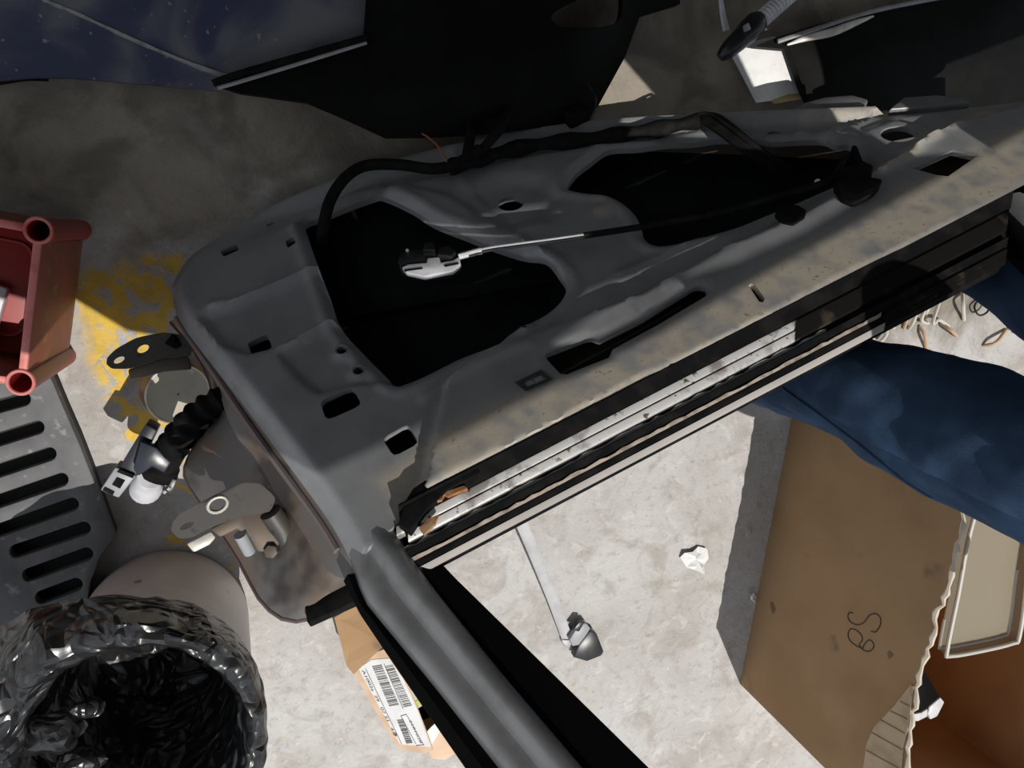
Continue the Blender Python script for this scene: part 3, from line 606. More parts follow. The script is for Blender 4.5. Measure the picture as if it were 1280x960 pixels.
# wide black strap from the sill into the rear opening
stp = empty('black_strap', D(900, 160, 0.0)); tag(stp, 'wide black tape strap running from door bottom edge into rear opening', 'strap')
pts = smooth([D(866, 150, 0.006), D(886, 147, 0.014), D(907, 160, 0.016), D(935, 182, 0.01), D(965, 202, -0.02), D(988, 216, -0.05)], 5); side = unit(D(895, 140)-D(872, 150))
mb = MB(); rings = []
for i, p in enumerate(pts):
    hw = 0.026-0.012*i/len(pts); rings.append([p-side*hw, p-side*hw*0.3+DN*0.006, p+side*hw*0.4+DN*0.008, p+side*hw, p+side*hw-DN*0.005, p-side*hw-DN*0.005])
mb.loft(rings, closed=True, cap=True); mb.build('strap_band', M_LOOM, stp, sm=True, auto=40)
mb = MB(); mb.tube([p-side*0.004+DN*0.011 for p in pts[2:]], 0.003, 6); mb.build('stitch_ridge', M_LOOM, stp, sm=True)
# latch cable with black and white handle
cab = empty('latch_cable', D(540, 330, 0.0)); tag(cab, 'long door latch cable with white and black plastic end lying across the openings', 'cable')
cp = smooth([D(573, 321, 0.03), D(607, 312, 0.03), D(640, 307, 0.03), D(700, 299, 0.028), D(760, 290, 0.026), D(830, 279, 0.024), D(900, 265, 0.024), D(970, 246, 0.026), D(1030, 228, 0.03), D(1048, 214, 0.034), D(1054, 200, 0.034)], 6)
nlit = 22
mb = MB(); mb.tube(cp[:nlit], 0.0042, 10); mb.build('pale_sleeve', M_WHITEP, cab, sm=True)
mb = MB(); mb.tube([p-DE*0.003 for p in cp[2:nlit]], 0.0032, 8); mb.build('black_core', M_PLAST, cab, sm=True)
mb = MB(); mb.tube(cp[nlit-1:], 0.0055, 10); mb.build('cable_sheath', M_LOOM, cab, sm=True)
mb = MB(); mb.tube(cp[:6], [0.0055]*5+[0.006], 8); mb.build('sleeve_end', M_WHITEP, cab, sm=True)
ch = dprism('handle_body', [(497, 326), (500, 316), (520, 311), (548, 311), (566, 314), (575, 322), (574, 333), (562, 340), (532, 343), (508, 340), (500, 335)], 0.034, 0.016, M_PLAST, cab, 0.003)
dprism('handle_white_rail', [(502, 334), (510, 330), (533, 328), (534, 322), (549, 321), (551, 328), (566, 325), (574, 320), (576, 330), (566, 338), (530, 345), (508, 340)], 0.037, 0.010, M_WHITEP, ch, 0.002)
dprism('handle_clip', [(528, 312), (531, 303), (541, 302), (544, 312)], 0.046, 0.016, M_PLAST, ch, 0.002)
dprism('handle_lug', [(546, 318), (548, 308), (562, 306), (570, 313), (564, 320)], 0.043, 0.012, M_PLAST, ch, 0.003)
dprism('handle_groove', [(505, 337), (528, 334), (528, 335.5), (506, 338.5)], 0.0385, 0.003, M_BLACK, ch, 0)
dprism('handle_groove', [(555, 331), (573, 328), (573, 329.5), (556, 333)], 0.0385, 0.003, M_BLACK, ch, 0)
mb = MB(); mb.tube([D(509, 313, 0.036), D(509, 313, 0.033)], 0.003, 8); mb.build('handle_pin', M_WHITEP, ch)
# rear bracket and clip of the cable
br = dprism('cable_bracket', [(1046, 222), (1052, 208), (1068, 205), (1076, 198), (1093, 206), (1090, 220), (1105, 223), (1096, 232), (1072, 244), (1056, 238)], 0.045, 0.03, M_BLACK, cab, 0.005)
dprism('bracket_fin', [(1060, 205), (1066, 180), (1072, 182), (1080, 203)], 0.03, 0.02, M_BLACK, br, 0.003)
dprism('cable_clip', [(970, 259), (985, 253), (1000, 256), (1010, 263), (994, 273), (980, 270)], 0.035, 0.022, M_BLACK, cab, 0.004)
mb = MB(); mb.tube([D(1022, 228, 0.03), D(1022, 228, 0.026)], 0.006, 10); mb.build('cable_stud', M_ALU, cab)
# ================================================================== BIN WITH BAG
bh = 0.40; bc = P(168, 928, bh); bc[2] = 0; R0, R1 = 0.150, 0.182
bn = empty('waste_bin', bc); tag(bn, 'dirty white round waste bin lined with a black plastic bag', 'bin')
mb = MB(); seg = 64
prof = [(R0-0.02, 0.0), (R0, 0.004), (R0+0.004, 0.02), (R0+(R1-R0)*0.5, bh*0.5), (R1-0.004, bh-0.02), (R1+0.006, bh-0.015), (R1+0.006, bh), (R1-0.006, bh), (R1-0.010, bh-0.03), (R0-0.004, 0.02)]
def lathe(prof, c, seg=64, fn=None):
    rings = []
    for i, (r, z) in enumerate(prof):
        ring = []
        for k in range(seg):
            a = 2*math.pi*k/seg; rr_, zz = (r, z) if fn is None else fn(i, a, r, z)
            ring.append(nv(c[0]+rr_*math.cos(a), c[1]+rr_*math.sin(a), c[2]+zz))
        rings.append(ring)
    return rings
mb.loft(lathe(prof, bc), closed=True, cap=True); mb.build('bin_body', M_BIN, bn, sm=True, auto=40)
bag = []
prof = [(R1+0.000, bh-0.100), (R1+0.004, bh-0.09), (R1+0.008, bh-0.075), (R1+0.010, bh-0.055), (R1+0.012, bh-0.04), (R1+0.014, bh-0.025), (R1+0.015, bh-0.01), (R1+0.013, bh+0.004), (R1+0.006, bh+0.010), (R1-0.004, bh+0.011), (R1-0.013, bh+0.008), (R1-0.020, bh+0.0), (R1-0.027, bh-0.012), (R1-0.030, bh-0.03), (R1-0.034, bh-0.06), (R1-0.04, bh-0.11), (R0-0.02, bh*0.45), (R0-0.03, 0.08), (0.06, 0.05), (0.005, 0.048)]
def crump(i, a, r, z):
    p = Vector((math.cos(a)*1.6, math.sin(a)*1.6, i*0.10))
    n1 = noise.noise(p*1.6); q = p*2.6+Vector((n1, 0, n1)); v = noise.voronoi(q)[0]; f = v[1]-v[0]
    ridge = 1-abs(noise.noise(p*3.4+Vector((5, 2, 1))))*2; n2 = noise.noise(Vector((math.cos(a)*5, math.sin(a)*5, i*0.9)))
    out = i < 3; rim = 3 <= i < 14
    amp = 1.0 if rim else (0.3 if i < 18 else 0)
    dr = amp*(0.008*n1+0.003*ridge+0.004*(f-0.4)+0.002*n2); dz = amp*(0.008*n1+0.003*(f-0.4)+0.001*n2)
    if i < 3: dz += 0.012*math.sin(a*3+1)+0.014*noise.noise(Vector((a*1.7, 0, 3.1))); dr += 0.003*ridge
    hang = 1.3*max(0, math.cos(a-2.7))**2         # the slack side hangs wider, towards the grate
    hf_ = max(0, 1-abs(i-3)/5.0); dr += 0.06*hang*hf_; dz -= 0.02*hang*hf_
    return r+dr, z+dz
mb = MB(); rings = lathe(prof, bc, 220, crump); mb.loft(rings, closed=True)
mb.build('bag', M_BAG, bn, sm=True, auto=28, fix=True)
# loose crumple of the bag standing up inside the rim
for (px, py, s, sd) in ((70, 915, 0.036, 1), (100, 955, 0.032, 2), (112, 885, 0.02, 3)):
    rnd = random.Random(sd); c0 = P(px, py, bh-0.03); bm = bmesh.new(); bmesh.ops.create_icosphere(bm, subdivisions=3, radius=s)
    vv = []
    for v in bm.verts:
        k = noise.voronoi(v.co*26+Vector((sd*7, 0, 0)))[0]; q = v.co*(0.75+0.5*(k[1]-k[0])+0.12*noise.noise(v.co*40)); vv.append(c0+nv(q.x*1.3, q.y, q.z*0.9))
    ff = [[v.index for v in f.verts] for f in bm.faces]; bm.free()
    obj('bag_crumple', vv, ff, M_BAG, bn, sm=True, auto=25)
# ================================================================== SLOTTED GRATE
gz = 0.05
gout = [(58, 462), (66, 478), (82, 516), (98, 552), (116, 598), (134, 648), (143, 672), (126, 694), (112, 730), (104, 790), (104, 850), (40, 930), (-80, 900), (-120, 760), (-100, 500), (-60, 480)]
ends = [((38, 497), (-70, 527)), ((55, 532), (-55, 566)), ((70, 565), (-42, 602)), ((85, 597), (-28, 636)), ((98, 628), (-14, 668)), ((113, 658), (12, 692)), ((116, 690), (28, 722)), ((103, 728), (44, 750))]
def slotpx(a, b, w=8.5):
    a, b = nv(*a), nv(*b); d = unit(b-a); n_ = nv(-d[1], d[0]); a = a+d*w; b = b-d*w; out = []
    for k in range(7): t = math.pi*k/6; out.append(a+w*(math.cos(t)*n_-math.sin(t)*d))
    for k in range(7): t = math.pi*k/6; out.append(b+w*(-math.cos(t)*n_+math.sin(t)*d))
    return out
go = [P(x, y, gz)[:2] for x, y in gout]; gs = [[P(q[0], q[1], gz)[:2] for q in slotpx(*e)] for e in ends]
v, t, lps = plate2d(go, gs); k = len(v); mb = MB()
mb.add([nv(p[0], p[1], gz) for p in v]+[nv(p[0], p[1], gz-0.022) for p in v], t+[[i+k for i in q[::-1]] for q in t]+[[a, b, b+k, a+k] for lp in lps for a, b in zip(lp, lp[1:]+lp[:1])])
gr = empty('slotted_grate', nv(*np.mean(go, 0), 0)); tag(gr, 'dark grey slotted plastic grate lying beside the white bin', 'grate')
mb.build('slotted_top', M_GRATE, gr, bevel=0.002)
mb = MB(); gi = [np.array(p)*0.97+np.mean(go, 0)*0.03 for p in go]; m = len(go)
mb.add([nv(*p, gz-0.02) for p in go]+[nv(*p, 0.0) for p in gi]+[nv(*p, 0.004) for p in gi], [[i, (i+1) % m, m+(i+1) % m, m+i] for i in range(m)]+[list(range(2*m, 3*m))]); mb.build('skirt', mat('dark_grate', (0.03, 0.03, 0.03), 0.8), gr)
# ================================================================== RED CRATE
rh = 0.262
c1 = P(48, 288, rh); c2 = P(26, 478, rh); ey = unit(c1-c2); ex = nv(-ey[1], ey[0], 0); wl = 0.30
if ex[0] > 0: ex = -ex
c3 = c2+ex*wl; c4 = c1+ex*wl
cr = empty('red_crate', nv(*((c1+c3)/2)[:2], 0)); tag(cr, 'worn red plastic crate with hollow round corner posts', 'crate')
for c in (c1, c2, c3, c4):
    mb = MB(); pr = [(0.0145, 0), (0.0175, 0), (0.0185, rh-0.004), (0.0205, rh), (0.0155, rh), (0.0135, rh-0.09), (0.0, rh-0.09)]
    mb.loft(lathe(pr, nv(c[0], c[1], 0), 24), closed=True); po = mb.build('corner_post', M_RED, cr, sm=True, auto=40)
    mb = MB(); cc = circle(nv(c[0], c[1], rh+0.0005), nv(1, 0, 0), nv(0, 1, 0), 0.018, 24); mb.tube(cc+[cc[0]], 0.0028, 6, cap=False, ref=Z); mb.build('post_rim', M_REDRIM, po, sm=True)
for a, b in ((c1, c2), (c2, c3), (c3, c4), (c4, c1)):
    d = unit(b-a); nn_ = nv(-d[1], d[0], 0); mid = (a+b)/2; L_ = np.linalg.norm(b-a)-0.034
    if (mid-(c1+c3)/2)@nn_ < 0: nn_ = -nn_
    mb = MB(); mb.box(nv(mid[0], mid[1], 0.135)+nn_*0.004, (d, nn_, Z), (L_, 0.006, 0.25)); wl_ = mb.build('wall', M_REDDUST, cr, bevel=0.001)
    mb = MB(); mb.box(nv(mid[0], mid[1], rh-0.007), (d, nn_, Z), (L_, 0.012, 0.012)); mb.build('rim', M_REDRIM, wl_, bevel=0.003)
ctr = (c1+c3)/2
mb = MB(); mb.box(nv(ctr[0], ctr[1], rh-0.19), (ex, ey, Z), (wl-0.01, np.linalg.norm(c1-c2)-0.01, 0.008)); fl_ = mb.build('tray_floor', M_RED, cr, bevel=0.002)
rp = []
for sx, sy, a0 in ((1, 1, 0), (-1, 1, 90), (-1, -1, 180), (1, -1, 270)):
    for k in range(5):
        a = math.radians(a0+k*22.5); rp.append(nv(ctr[0], ctr[1], rh-0.183)+ex*(-1)*(sx*(wl/2-0.075)+0.025*math.cos(a))+ey*(sy*0.055+0.025*math.sin(a)))
mb = MB(); mb.tube(rp+[rp[0]], 0.004, 6, cap=False, ref=Z); mb.build('tray_ridge', M_RED, fl_, sm=True)
wp = P(2, 385, rh-0.185)
mb = MB(); mb.box(wp+nv(-0.03, 0, 0.015), (unit(ex+0.15*ey), unit(ey-0.15*ex), Z), (0.07, 0.10, 0.02)); tag(mb.build('white_block', M_WHITEP, bevel=0.004), 'small white block lying inside the red crate', 'block')
# ================================================================== ROUND LID, tilted against the door hinge side
lc = P(222, 492, 0.055); la = unit(-ray(222, 492)+0.55*nv(0.5, -0.6, 0)); lx = unit(np.cross(la, Z)); ly = np.cross(la, lx)
ld = empty('round_tin', nv(lc[0], lc[1], 0)); tag(ld, 'round beige tin with a maroon rim on the floor between the door hinges', 'tin')
rl = 0.058
mb = MB(); rg = []
for r, o in ((rl*0.9, -0.036), (rl, -0.034), (rl*1.0, -0.006), (rl*1.0, 0.0), (rl*0.95, 0.001)): rg.append(circle(lc+la*o, lx, ly, r, 40))
mb.loft(rg, closed=True, cap=True); mb.build('tin_side', M_MAROON, ld, sm=True, auto=40)
mb = MB(); mb.loft([circle(lc+la*o, lx, ly, r, 40) for r, o in ((rl*0.95, 0.0005), (rl*0.93, 0.003), (rl*0.5, 0.0035), (0.002, 0.004))], closed=True); mb.build('tin_face', M_LID, ld, sm=True)
mb = MB(); cc = circle(lc+la*0.002, lx, ly, rl*0.97, 40); mb.tube(cc+[cc[0]], 0.0022, 6, cap=False, ref=la); mb.build('tin_bead', M_ALU, ld, sm=True)
# ================================================================== LARGE CARDBOARD BOX
B0 = P(925, 855); B1 = P(990, 520); ub = unit(B1-B0); rb = nv(ub[1], -ub[0], 0); bhh = 0.52; wb = np.linalg.norm(B1-B0); dpb = 0.46
cb = empty('cardboard_box', (B0+B1)/2+rb*dpb/2); tag(cb, 'large open torn cardboard box with SB written on its side', 'cardboard box')
def face(s, h, o=0.0): return B0+ub*s+Z*h-rb*o
# marked side with a torn, wavy upper edge
rnd = random.Random(3); tops = []
for k in range(61):
    s = wb*k/60; tops.append((s, bhh+0.005*rnd.uniform(-1, 1)+0.008*math.sin(k*0.17)+0.003*math.sin(k*0.61)))
mb = MB(); lowr = [face(s, 0.0) for s, h in tops]; up = [face(s, h) for s, h in tops]; lowi = [p+rb*0.005 for p in lowr]; upi = [p+rb*0.005 for p in up]
mb.loft([lowr, up, upi, lowi], closed=False); side1 = mb.build('marked_side', M_CARD, cb)
mb = MB(); mb.tube([p+rb*0.0025+nv(0, 0, 0.001*math.sin(i*2.1)) for i, p in enumerate(up)], [0.0045+0.0015*math.sin(i*1.7) for i in range(61)], 6); mb.build('torn_edge', mat('paper_fibre', (0.62, 0.54, 0.44), 0.95), side1, sm=True)
def wallp(name, a, b, h0, m_, th=0.005):
    d = unit(b-a); nn_ = nv(-d[1], d[0], 0); mb = MB(); mb.box((a+b)/2+Z*h0/2, (d, nn_, Z), (np.linalg.norm(b-a), th, h0)); return mb.build(name, m_, cb)
wallp('back_side', B0+rb*dpb, B1+rb*dpb, bhh-0.02, M_CARDIN); wallp('end_side', B0+rb*0.004+ub*0.003, B0+rb*(dpb-0.004)+ub*0.003, bhh-0.03, M_CARDIN); wallp('end_side', B1+rb*0.004-ub*0.003, B1+rb*(dpb-0.004)-ub*0.003, bhh-0.02, M_CARDIN)
mb = MB(); mb.box((B0+B1)/2+rb*dpb/2+Z*0.004, (ub, rb, Z), (wb-0.012, dpb-0.012, 0.006)); mb.build('box_bottom', M_CARDIN, cb)
def onface(x, y, o=0.0005):                       # picture point on the marked side
    r = ray(x, y); p0 = B0-rb*o; t = ((p0-CAM)@rb)/(r@rb); return CAM+r*t
# torn outer ply showing the flutes
fx = [(1079, 960), (1083, 930), (1093, 908), (1118, 882), (1138, 856), (1142, 858), (1136, 905), (1129, 935), (1126, 975), (1082, 985)]
mb = MB(); mb.prism([onface(x, y, 0.0025) for x, y in fx], rb*0.002); pl_ = mb.build('torn_ply', M_CARDPALE, side1)
for (a, b) in (((1101, 900), (1131, 917)), ((1090, 916), (1129, 938)), ((1113, 889), (1134, 899)), ((1083, 938), (1126, 962)), ((1125, 877), (1137, 883))):
    mb = MB(); mb.tube([onface(*a, 0.0028), onface(*b, 0.0028)], 0.0016, 5); mb.build('flute_line', M_CARD, pl_)
S_px = [(1066, 766), (1061, 766), (1060, 772), (1064, 778), (1072, 781), (1080, 778), (1086, 770), (1093, 767), (1099, 770), (1101, 777), (1099, 784), (1094, 790), (1089, 789)]
Bp = [(1063, 786), (1060, 792), (1062, 800), (1070, 807), (1078, 810), (1080, 806), (1086, 800), (1091, 803), (1092, 809), (1087, 814), (1080, 813), (1074, 806), (1078, 800), (1076, 793), (1069, 787), (1063, 786)]
for nm, px in (('letter_s', S_px), ('letter_b', Bp)):
    mb = MB(); mb.tube([onface(*q, 0.0004) for q in smooth([nv(*q) for q in px], 4)], 0.0013, 5); mb.build(nm, M_PEN, side1, sm=True)
for px in ([(963, 752), (966, 752), (970, 762), (966, 768), (963, 760)], [(1109, 816), (1112, 813), (1117, 819), (1111, 824)]):
    mb = MB(); mb.prism([onface(*q, 0.0006) for q in px], rb*0.0004); mb.build('oil_mark', mat('oil_mark', (0.20, 0.125, 0.07), 0.8) if 'oil_mark' not in bpy.data.materials else bpy.data.materials['oil_mark'], side1)
# clear plastic cover with a white frame standing in the box
zc = bhh-0.015
fr = [(1214, 660), (1198, 742), (1184, 812), (1188, 820), (1230, 813), (1266, 804), (1274, 796), (1282, 740), (1290, 640), (1240, 600)]
cv = empty('plastic_cover', P(1235, 740, 0.3)); tag(cv, 'clear plastic cover with pale rounded frame sticking out of the cardboard box', 'plastic cover')
fp = smooth([P(x, y, zc-0.02-0.02*(i % 3 == 0)) for i, (x, y) in enumerate(fr)], 4, True)
fp = [P(x, y, zc-0.03) for x, y in [(float(q[0]), float(q[1])) for q in smooth([nv(*a) for a in fr], 4, True)]]
mb = MB(); mb.tube(fp+[fp[0]], 0.0042, 8, cap=False, ref=Z); mb.build('cover_frame', mat('pale_frame', (0.55, 0.52, 0.47), 0.5), cv, sm=True)
fp2 = [p-Z*0.022+(np.mean(fp, 0)-p)*0.04 for p in fp]
mb = MB(); mb.loft([fp+[fp[0]], fp2+[fp2[0]]], closed=False); mb.build('cover_wall', M_CLEAR, cv, sm=True)
mb = MB(); mb.prism(fp2, -Z*0.002); mb.build('cover_pane', M_CLEAR, cv)
mb = MB(); mb.tube([p+Z*0.0 for p in fp2[6:30]], 0.003, 6); mb.build('cover_bead', bpy.data.materials['pale_frame'], cv, sm=True)
# black part with pale broken edge inside the box
bpz = 0.30; bk = empty('black_plastic_part', P(1160, 875, bpz-0.02)); tag(bk, 'black plastic part with broken white edge inside the cardboard box', 'plastic part')
zprism('part_body', [(1140, 838), (1156, 838), (1178, 876), (1170, 890), (1140, 896)], bpz, 0.03, M_GLOSSB, bk, 0.003)
for px in ([(1140, 893), (1152, 891), (1160, 886), (1160, 896), (1148, 902), (1138, 902)], [(1162, 884), (1176, 872), (1181, 878), (1176, 888), (1172, 896), (1163, 900), (1160, 893)]):
    zprism('broken_edge', px, bpz+0.004, 0.02, M_WHITEP, bk, 0.003)
# ================================================================== SMALL CARTON WITH SHIPPING LABEL
sc_ = empty('small_carton', P(505, 870, 0.0)); tag(sc_, 'small open carton with white barcode label under the door post', 'carton')
def sheet(name, pz, m_, parent, th=0.003):
    pts = [P(x, y, z) for x, y, z in pz]; n_ = unit(np.cross(pts[1]-pts[0], pts[2]-pts[0]))
    if n_[2] < 0: n_ = -n_
    mb = MB(); mb.prism(pts, -n_*th); return mb.build(name, m_, parent)
sheet('flap', [(418, 772, 0.10), (449, 754, 0.10), (520, 790, 0.11), (481, 806, 0.115), (442, 843, 0.09), (433, 832, 0.09)], M_CARD, sc_)
lab0 = [(443, 843, 0.075), (482, 810, 0.12), (492, 815, 0.12), (540, 938, 0.075), (532, 942, 0.07), (497, 936, 0.06)]
# the labelled side leans outwards; take a plane through three of its corners
Q0, Q1, Q2 = P(447, 845, 0.055), P(498, 937, 0.055), P(490, 815, 0.125)
ln = unit(np.cross(Q1-Q0, Q2-Q0)); ln = ln if ln[2] > 0 else -ln
def onlab(x, y, o=0.0): r = ray(x, y); return CAM+r*(((Q0-CAM)@ln+o)/(r@ln))
mb = MB(); mb.prism([onlab(x, y) for x, y in [(443, 843), (462, 818), (480, 812), (492, 815), (512, 862), (530, 908), (541, 938), (530, 942), (497, 936)]], -ln*0.003); lp_ = mb.build('labelled_side', M_CARDPEACH, sc_)
mb = MB(); mb.prism([onlab(x, y, 0.0012) for x, y in [(448, 836), (464, 825), (486, 823), (503, 848), (522, 888), (539, 934), (500, 930)]], -ln*0.001); lbl = mb.build('shipping_label', M_PAPER, lp_)
rnd = random.Random(5)
def lerp2(a, b, t): return (a[0]+(b[0]-a[0])*t, a[1]+(b[1]-a[1])*t)
def barcode(pA, pB, depth, n):               # bars laid from pA to pB, each reaching sideways by depth
    t = 0.0; mb = MB()
    while t < 1:
        w = rnd.choice((0.008, 0.014, 0.022)); a = lerp2(pA, pB, t); b = lerp2(pA, pB, min(1, t+w)); mb.prism([onlab(x, y, 0.0018) for x, y in (a, b, (b[0]+depth[0], b[1]+depth[1]), (a[0]+depth[0], a[1]+depth[1]))], -ln*0.0005)
        t += w+rnd.choice((0.012, 0.02, 0.03))
    mb.build('barcode', M_INK, lbl)['kind'] = 'stuff'
barcode((465, 833), (487, 884), (12, -2), 30); barcode((481, 833), (505, 884), (10, -2), 30); barcode((496, 900), (508, 930), (8, -1), 16)
mb = MB()
for a, b in (((457, 836), (502, 930)), ((501, 895), (520, 930)), ((508, 893), (530, 932)), ((501, 895), (508, 893)), ((520, 932), (530, 931)), ((480, 830), (504, 886))):
    p, q = onlab(*a, 0.0018), onlab(*b, 0.0018); d = unit(q-p); s = np.cross(ln, d); mb.box((p+q)/2, (d, s, ln), (np.linalg.norm(q-p), 0.0011, 0.0006))
mb.build('label_rule', M_INK, lbl)
def text(name, s, p, q, size, parent, m_):
    cu = bpy.data.curves.new('t', 'FONT'); cu.body = s; cu.size = 1.0; to = bpy.data.objects.new('t', cu); COL.objects.link(to)
    dg = bpy.context.evaluated_depsgraph_get(); me = bpy.data.meshes.new_from_object(to.evaluated_get(dg)); V = np.array([v.co[:] for v in me.vertices]); F_ = [list(f.vertices) for f in me.polygons]
    bpy.data.objects.remove(to); bpy.data.curves.remove(cu); bpy.data.meshes.remove(me)
    d = unit(q-p); up_ = np.cross(ln, d); sx = np.linalg.norm(q-p)/V[:, 0].max()
    obj(name, [p+d*v[0]*sx+up_*v[1]*size+ln*0.0002 for v in V], F_, m_, parent)
text('label_text', 'A1002a  29   07 51   41', onlab(452, 838, 0.0018), onlab(491, 916, 0.0018), 0.0105, lbl, M_INK)
text('label_text', '2101028', onlab(511, 900, 0.0018), onlab(525, 929, 0.0018), 0.009, lbl, M_INK)
mb = MB(); mb.prism([onlab(x, y, 0.0018) for x, y in ((491, 918), (496, 916), (496, 921))], -ln*0.0004); mb.build('label_arrow', M_INK, lbl)
sheet('flap', [(528, 922, 0.05), (556, 890, 0.05), (600, 930, 0.05), (572, 940, 0.045), (556, 950, 0.04), (540, 948, 0.045)], M_CARDPEACH, sc_)
sheet('flap_lining', [(534, 914, 0.056), (546, 902, 0.056), (556, 905, 0.056), (540, 930, 0.053)], M_PAPER, sc_)
mb = MB(); q0, q1 = Q0*nv(1, 1, 0)+nv(0.006, 0.004, 0), Q1*nv(1, 1, 0)+nv(0.004, 0.008, 0); q2, q3 = q1+nv(0.12, 0.03, 0), q0+nv(0.10, 0.05, 0)
mb.add([q0, q1, q2, q3]+[q+Z*0.05 for q in (q0, q1, q2, q3)], [(0, 1, 2, 3), (0, 1, 5, 4), (1, 2, 6, 5), (2, 3, 7, 6), (3, 0, 4, 7)]); mb.build('carton_body', M_CARDPEACH, sc_)
jar = empty('green_tube', P(516, 862, 0.06)); tag(jar, 'pale green printed tube inside the small carton', 'tube')
mb = MB(); mb.tube([P(500, 838, 0.085), P(508, 852, 0.085), P(524, 880, 0.085)], [0.006, 0.010, 0.012], 14); mb.build('tube_body', mat('pale_green', (0.42, 0.48, 0.36), 0.5, col2=(0.5, 0.52, 0.47), scale=60), jar, sm=True, auto=40)
mb = MB(); mb.tube([P(519, 872, 0.085), P(523, 878, 0.085)], 0.0128, 14); mb.build('tube_band', mat('yellow_green', (0.45, 0.48, 0.1), 0.5), jar, sm=True, auto=40)
# ================================================================== FLAT BAR WITH BLACK CLIP
fb = empty('window_run_bar', P(690, 740, 0)); tag(fb, 'slim grey metal bar with black clip end on the sunlit floor', 'metal bar')
cl = smooth([P(640, 630, 0.05), P(652, 655, 0.045), P(672, 702, 0.032), P(692, 752, 0.018), P(704, 785, 0.010), P(712, 806, 0.008)], 5); mb = MB(); rings = []
for i, p in enumerate(cl):
    t = unit(cl[min(i+1, len(cl)-1)]-cl[max(i-1, 0)]); s = unit(np.cross(t, Z)); n_ = np.cross(s, t); hw = 0.013
    rings.append([p-s*hw-n_*0.003, p-s*hw+n_*0.003, p-s*hw*0.5+n_*0.002, p+s*hw*0.5+n_*0.002, p+s*hw+n_*0.003, p+s*hw-n_*0.003])
mb.loft(rings, closed=True, cap=True); mb.build('bar', M_STRIP, fb, sm=True, auto=30)
kc = zprism('clip', [(717, 822), (724, 806), (738, 788), (746, 792), (755, 815), (752, 820), (734, 827)], 0.030, 0.024, M_PLAST, fb, 0.003)
zprism('clip_arm', [(712, 800), (724, 780), (733, 779), (738, 786), (726, 806), (716, 808)], 0.028, 0.018, M_GREY, kc, 0.002)
zprism('clip_tab', [(716, 788), (724, 777), (731, 778), (724, 790)], 0.032, 0.012, M_PLAST, kc, 0.002)
zprism('bar_end', [(702, 800), (716, 800), (712, 812), (704, 806)], 0.014, 0.012, M_STRIP, fb, 0.002)
# ================================================================== PAPER SCRAPS
def scrap(name, px, label, sd, m_=M_PAPER):
    rnd = random.Random(sd); c = np.mean(px, 0); pts = [P(x, y, 0.004+0.012*rnd.random()) for x, y in px]; ctr_ = P(c[0], c[1], 0.014)
    n = len(pts); mid = [(p+ctr_)/2+Z*0.008*rnd.uniform(-1, 1) for p in pts]
    V = pts+mid+[ctr_]; low = [v-Z*0.0008 for v in V]; F_ = [[i, (i+1) % n, n+(i+1) % n, n+i] for i in range(n)]+[[n+i, n+(i+1) % n, 2*n] for i in range(n)]
    m = len(V); mb = MB(); mb.add(V+low, F_+[[q+m for q in f[::-1]] for f in F_]+[[i, (i+1) % n, m+(i+1) % n, m+i] for i in range(n)])
    return tag(mb.build(name, m_), label, 'paper scrap')
scrap('paper_scrap', [(850, 697), (856, 691), (866, 690), (873, 683), (884, 686), (886, 698), (880, 706), (881, 718), (870, 713), (858, 709)], 'crumpled white paper scrap on the edge of the box shadow', 1)
scrap('paper_scrap', [(938, 745), (942, 741), (946, 747), (944, 754), (939, 750)], 'tiny pale paper scrap beside the cardboard box foot', 2)
# ================================================================== THINGS BEHIND THE DOOR
def sheet_panel(name, px, z, th, m_, holes=(), bulge=0.0, st=0.03, parent=None, edge_drop=0.0):
    o2 = [P(x, y, z)[:2] for x, y in px]; h2 = [[P(x, y, z)[:2] for x, y in h] for h in holes]; A = np.array(o2)
    gx, gy = np.meshgrid(np.arange(A[:, 0].min(), A[:, 0].max(), st), np.arange(A[:, 1].min(), A[:, 1].max(), st)); G = np.c_[gx.ravel(), gy.ravel()]
    kp = ins(G, o2) & (sdist(G, o2) > st*0.4)
    for h in h2: kp &= ~ins(G, h) & (sdist(G, h) > st*0.4)
    v, t, lps = plate2d(o2, h2, G[kp]); V = np.array(v); d = sdist(V, o2); zz = z+bulge*sst(d, 0, 0.12)
    k = len(V); mb = MB(); mb.add([nv(p[0], p[1], q) for p, q in zip(V, zz)]+[nv(p[0], p[1], q-th) for p, q in zip(V, zz)], t+[[i+k for i in q[::-1]] for q in t]+[[a, b, b+k, a+k] for lp in lps for a, b in zip(lp, lp[1:]+lp[:1])])
    return mb.build(name, m_, parent, sm=True, auto=40)
# blue panel
def blue_material():
    m = mat('scratched_blue_paint', (0.05, 0.06, 0.115), 0.38, col2=(0.17, 0.175, 0.19), scale=7, lo=0.38, hi=0.66, col3=(0.26, 0.26, 0.28), s3=70, lo3=0.68, hi3=0.73, bump=0.1, bscale=40, distort=0.6)
    return m
bluep = empty('blue_car_panel', P(200, 40, 0)); tag(bluep, 'scratched dark blue car panel lying on the floor in the shade', 'car panel')
bz = 0.045
sheet_panel('panel_sheet', [(-90, 112), (-30, 104), (40, 97), (85, 97), (190, 106), (290, 115), (380, 122), (430, 126), (520, 60), (560, -160), (-160, -160)], bz, 0.012, blue_material(), parent=bluep, bulge=0.004)
mb = MB(); cl = [P(x, y, bz+0.0045) for x, y in ((40, -10), (62, 3), (92, 15), (150, 42), (210, 68), (265, 89), (292, 96))]; cl = smooth(cl, 4); rings = []; rnd = random.Random(9)
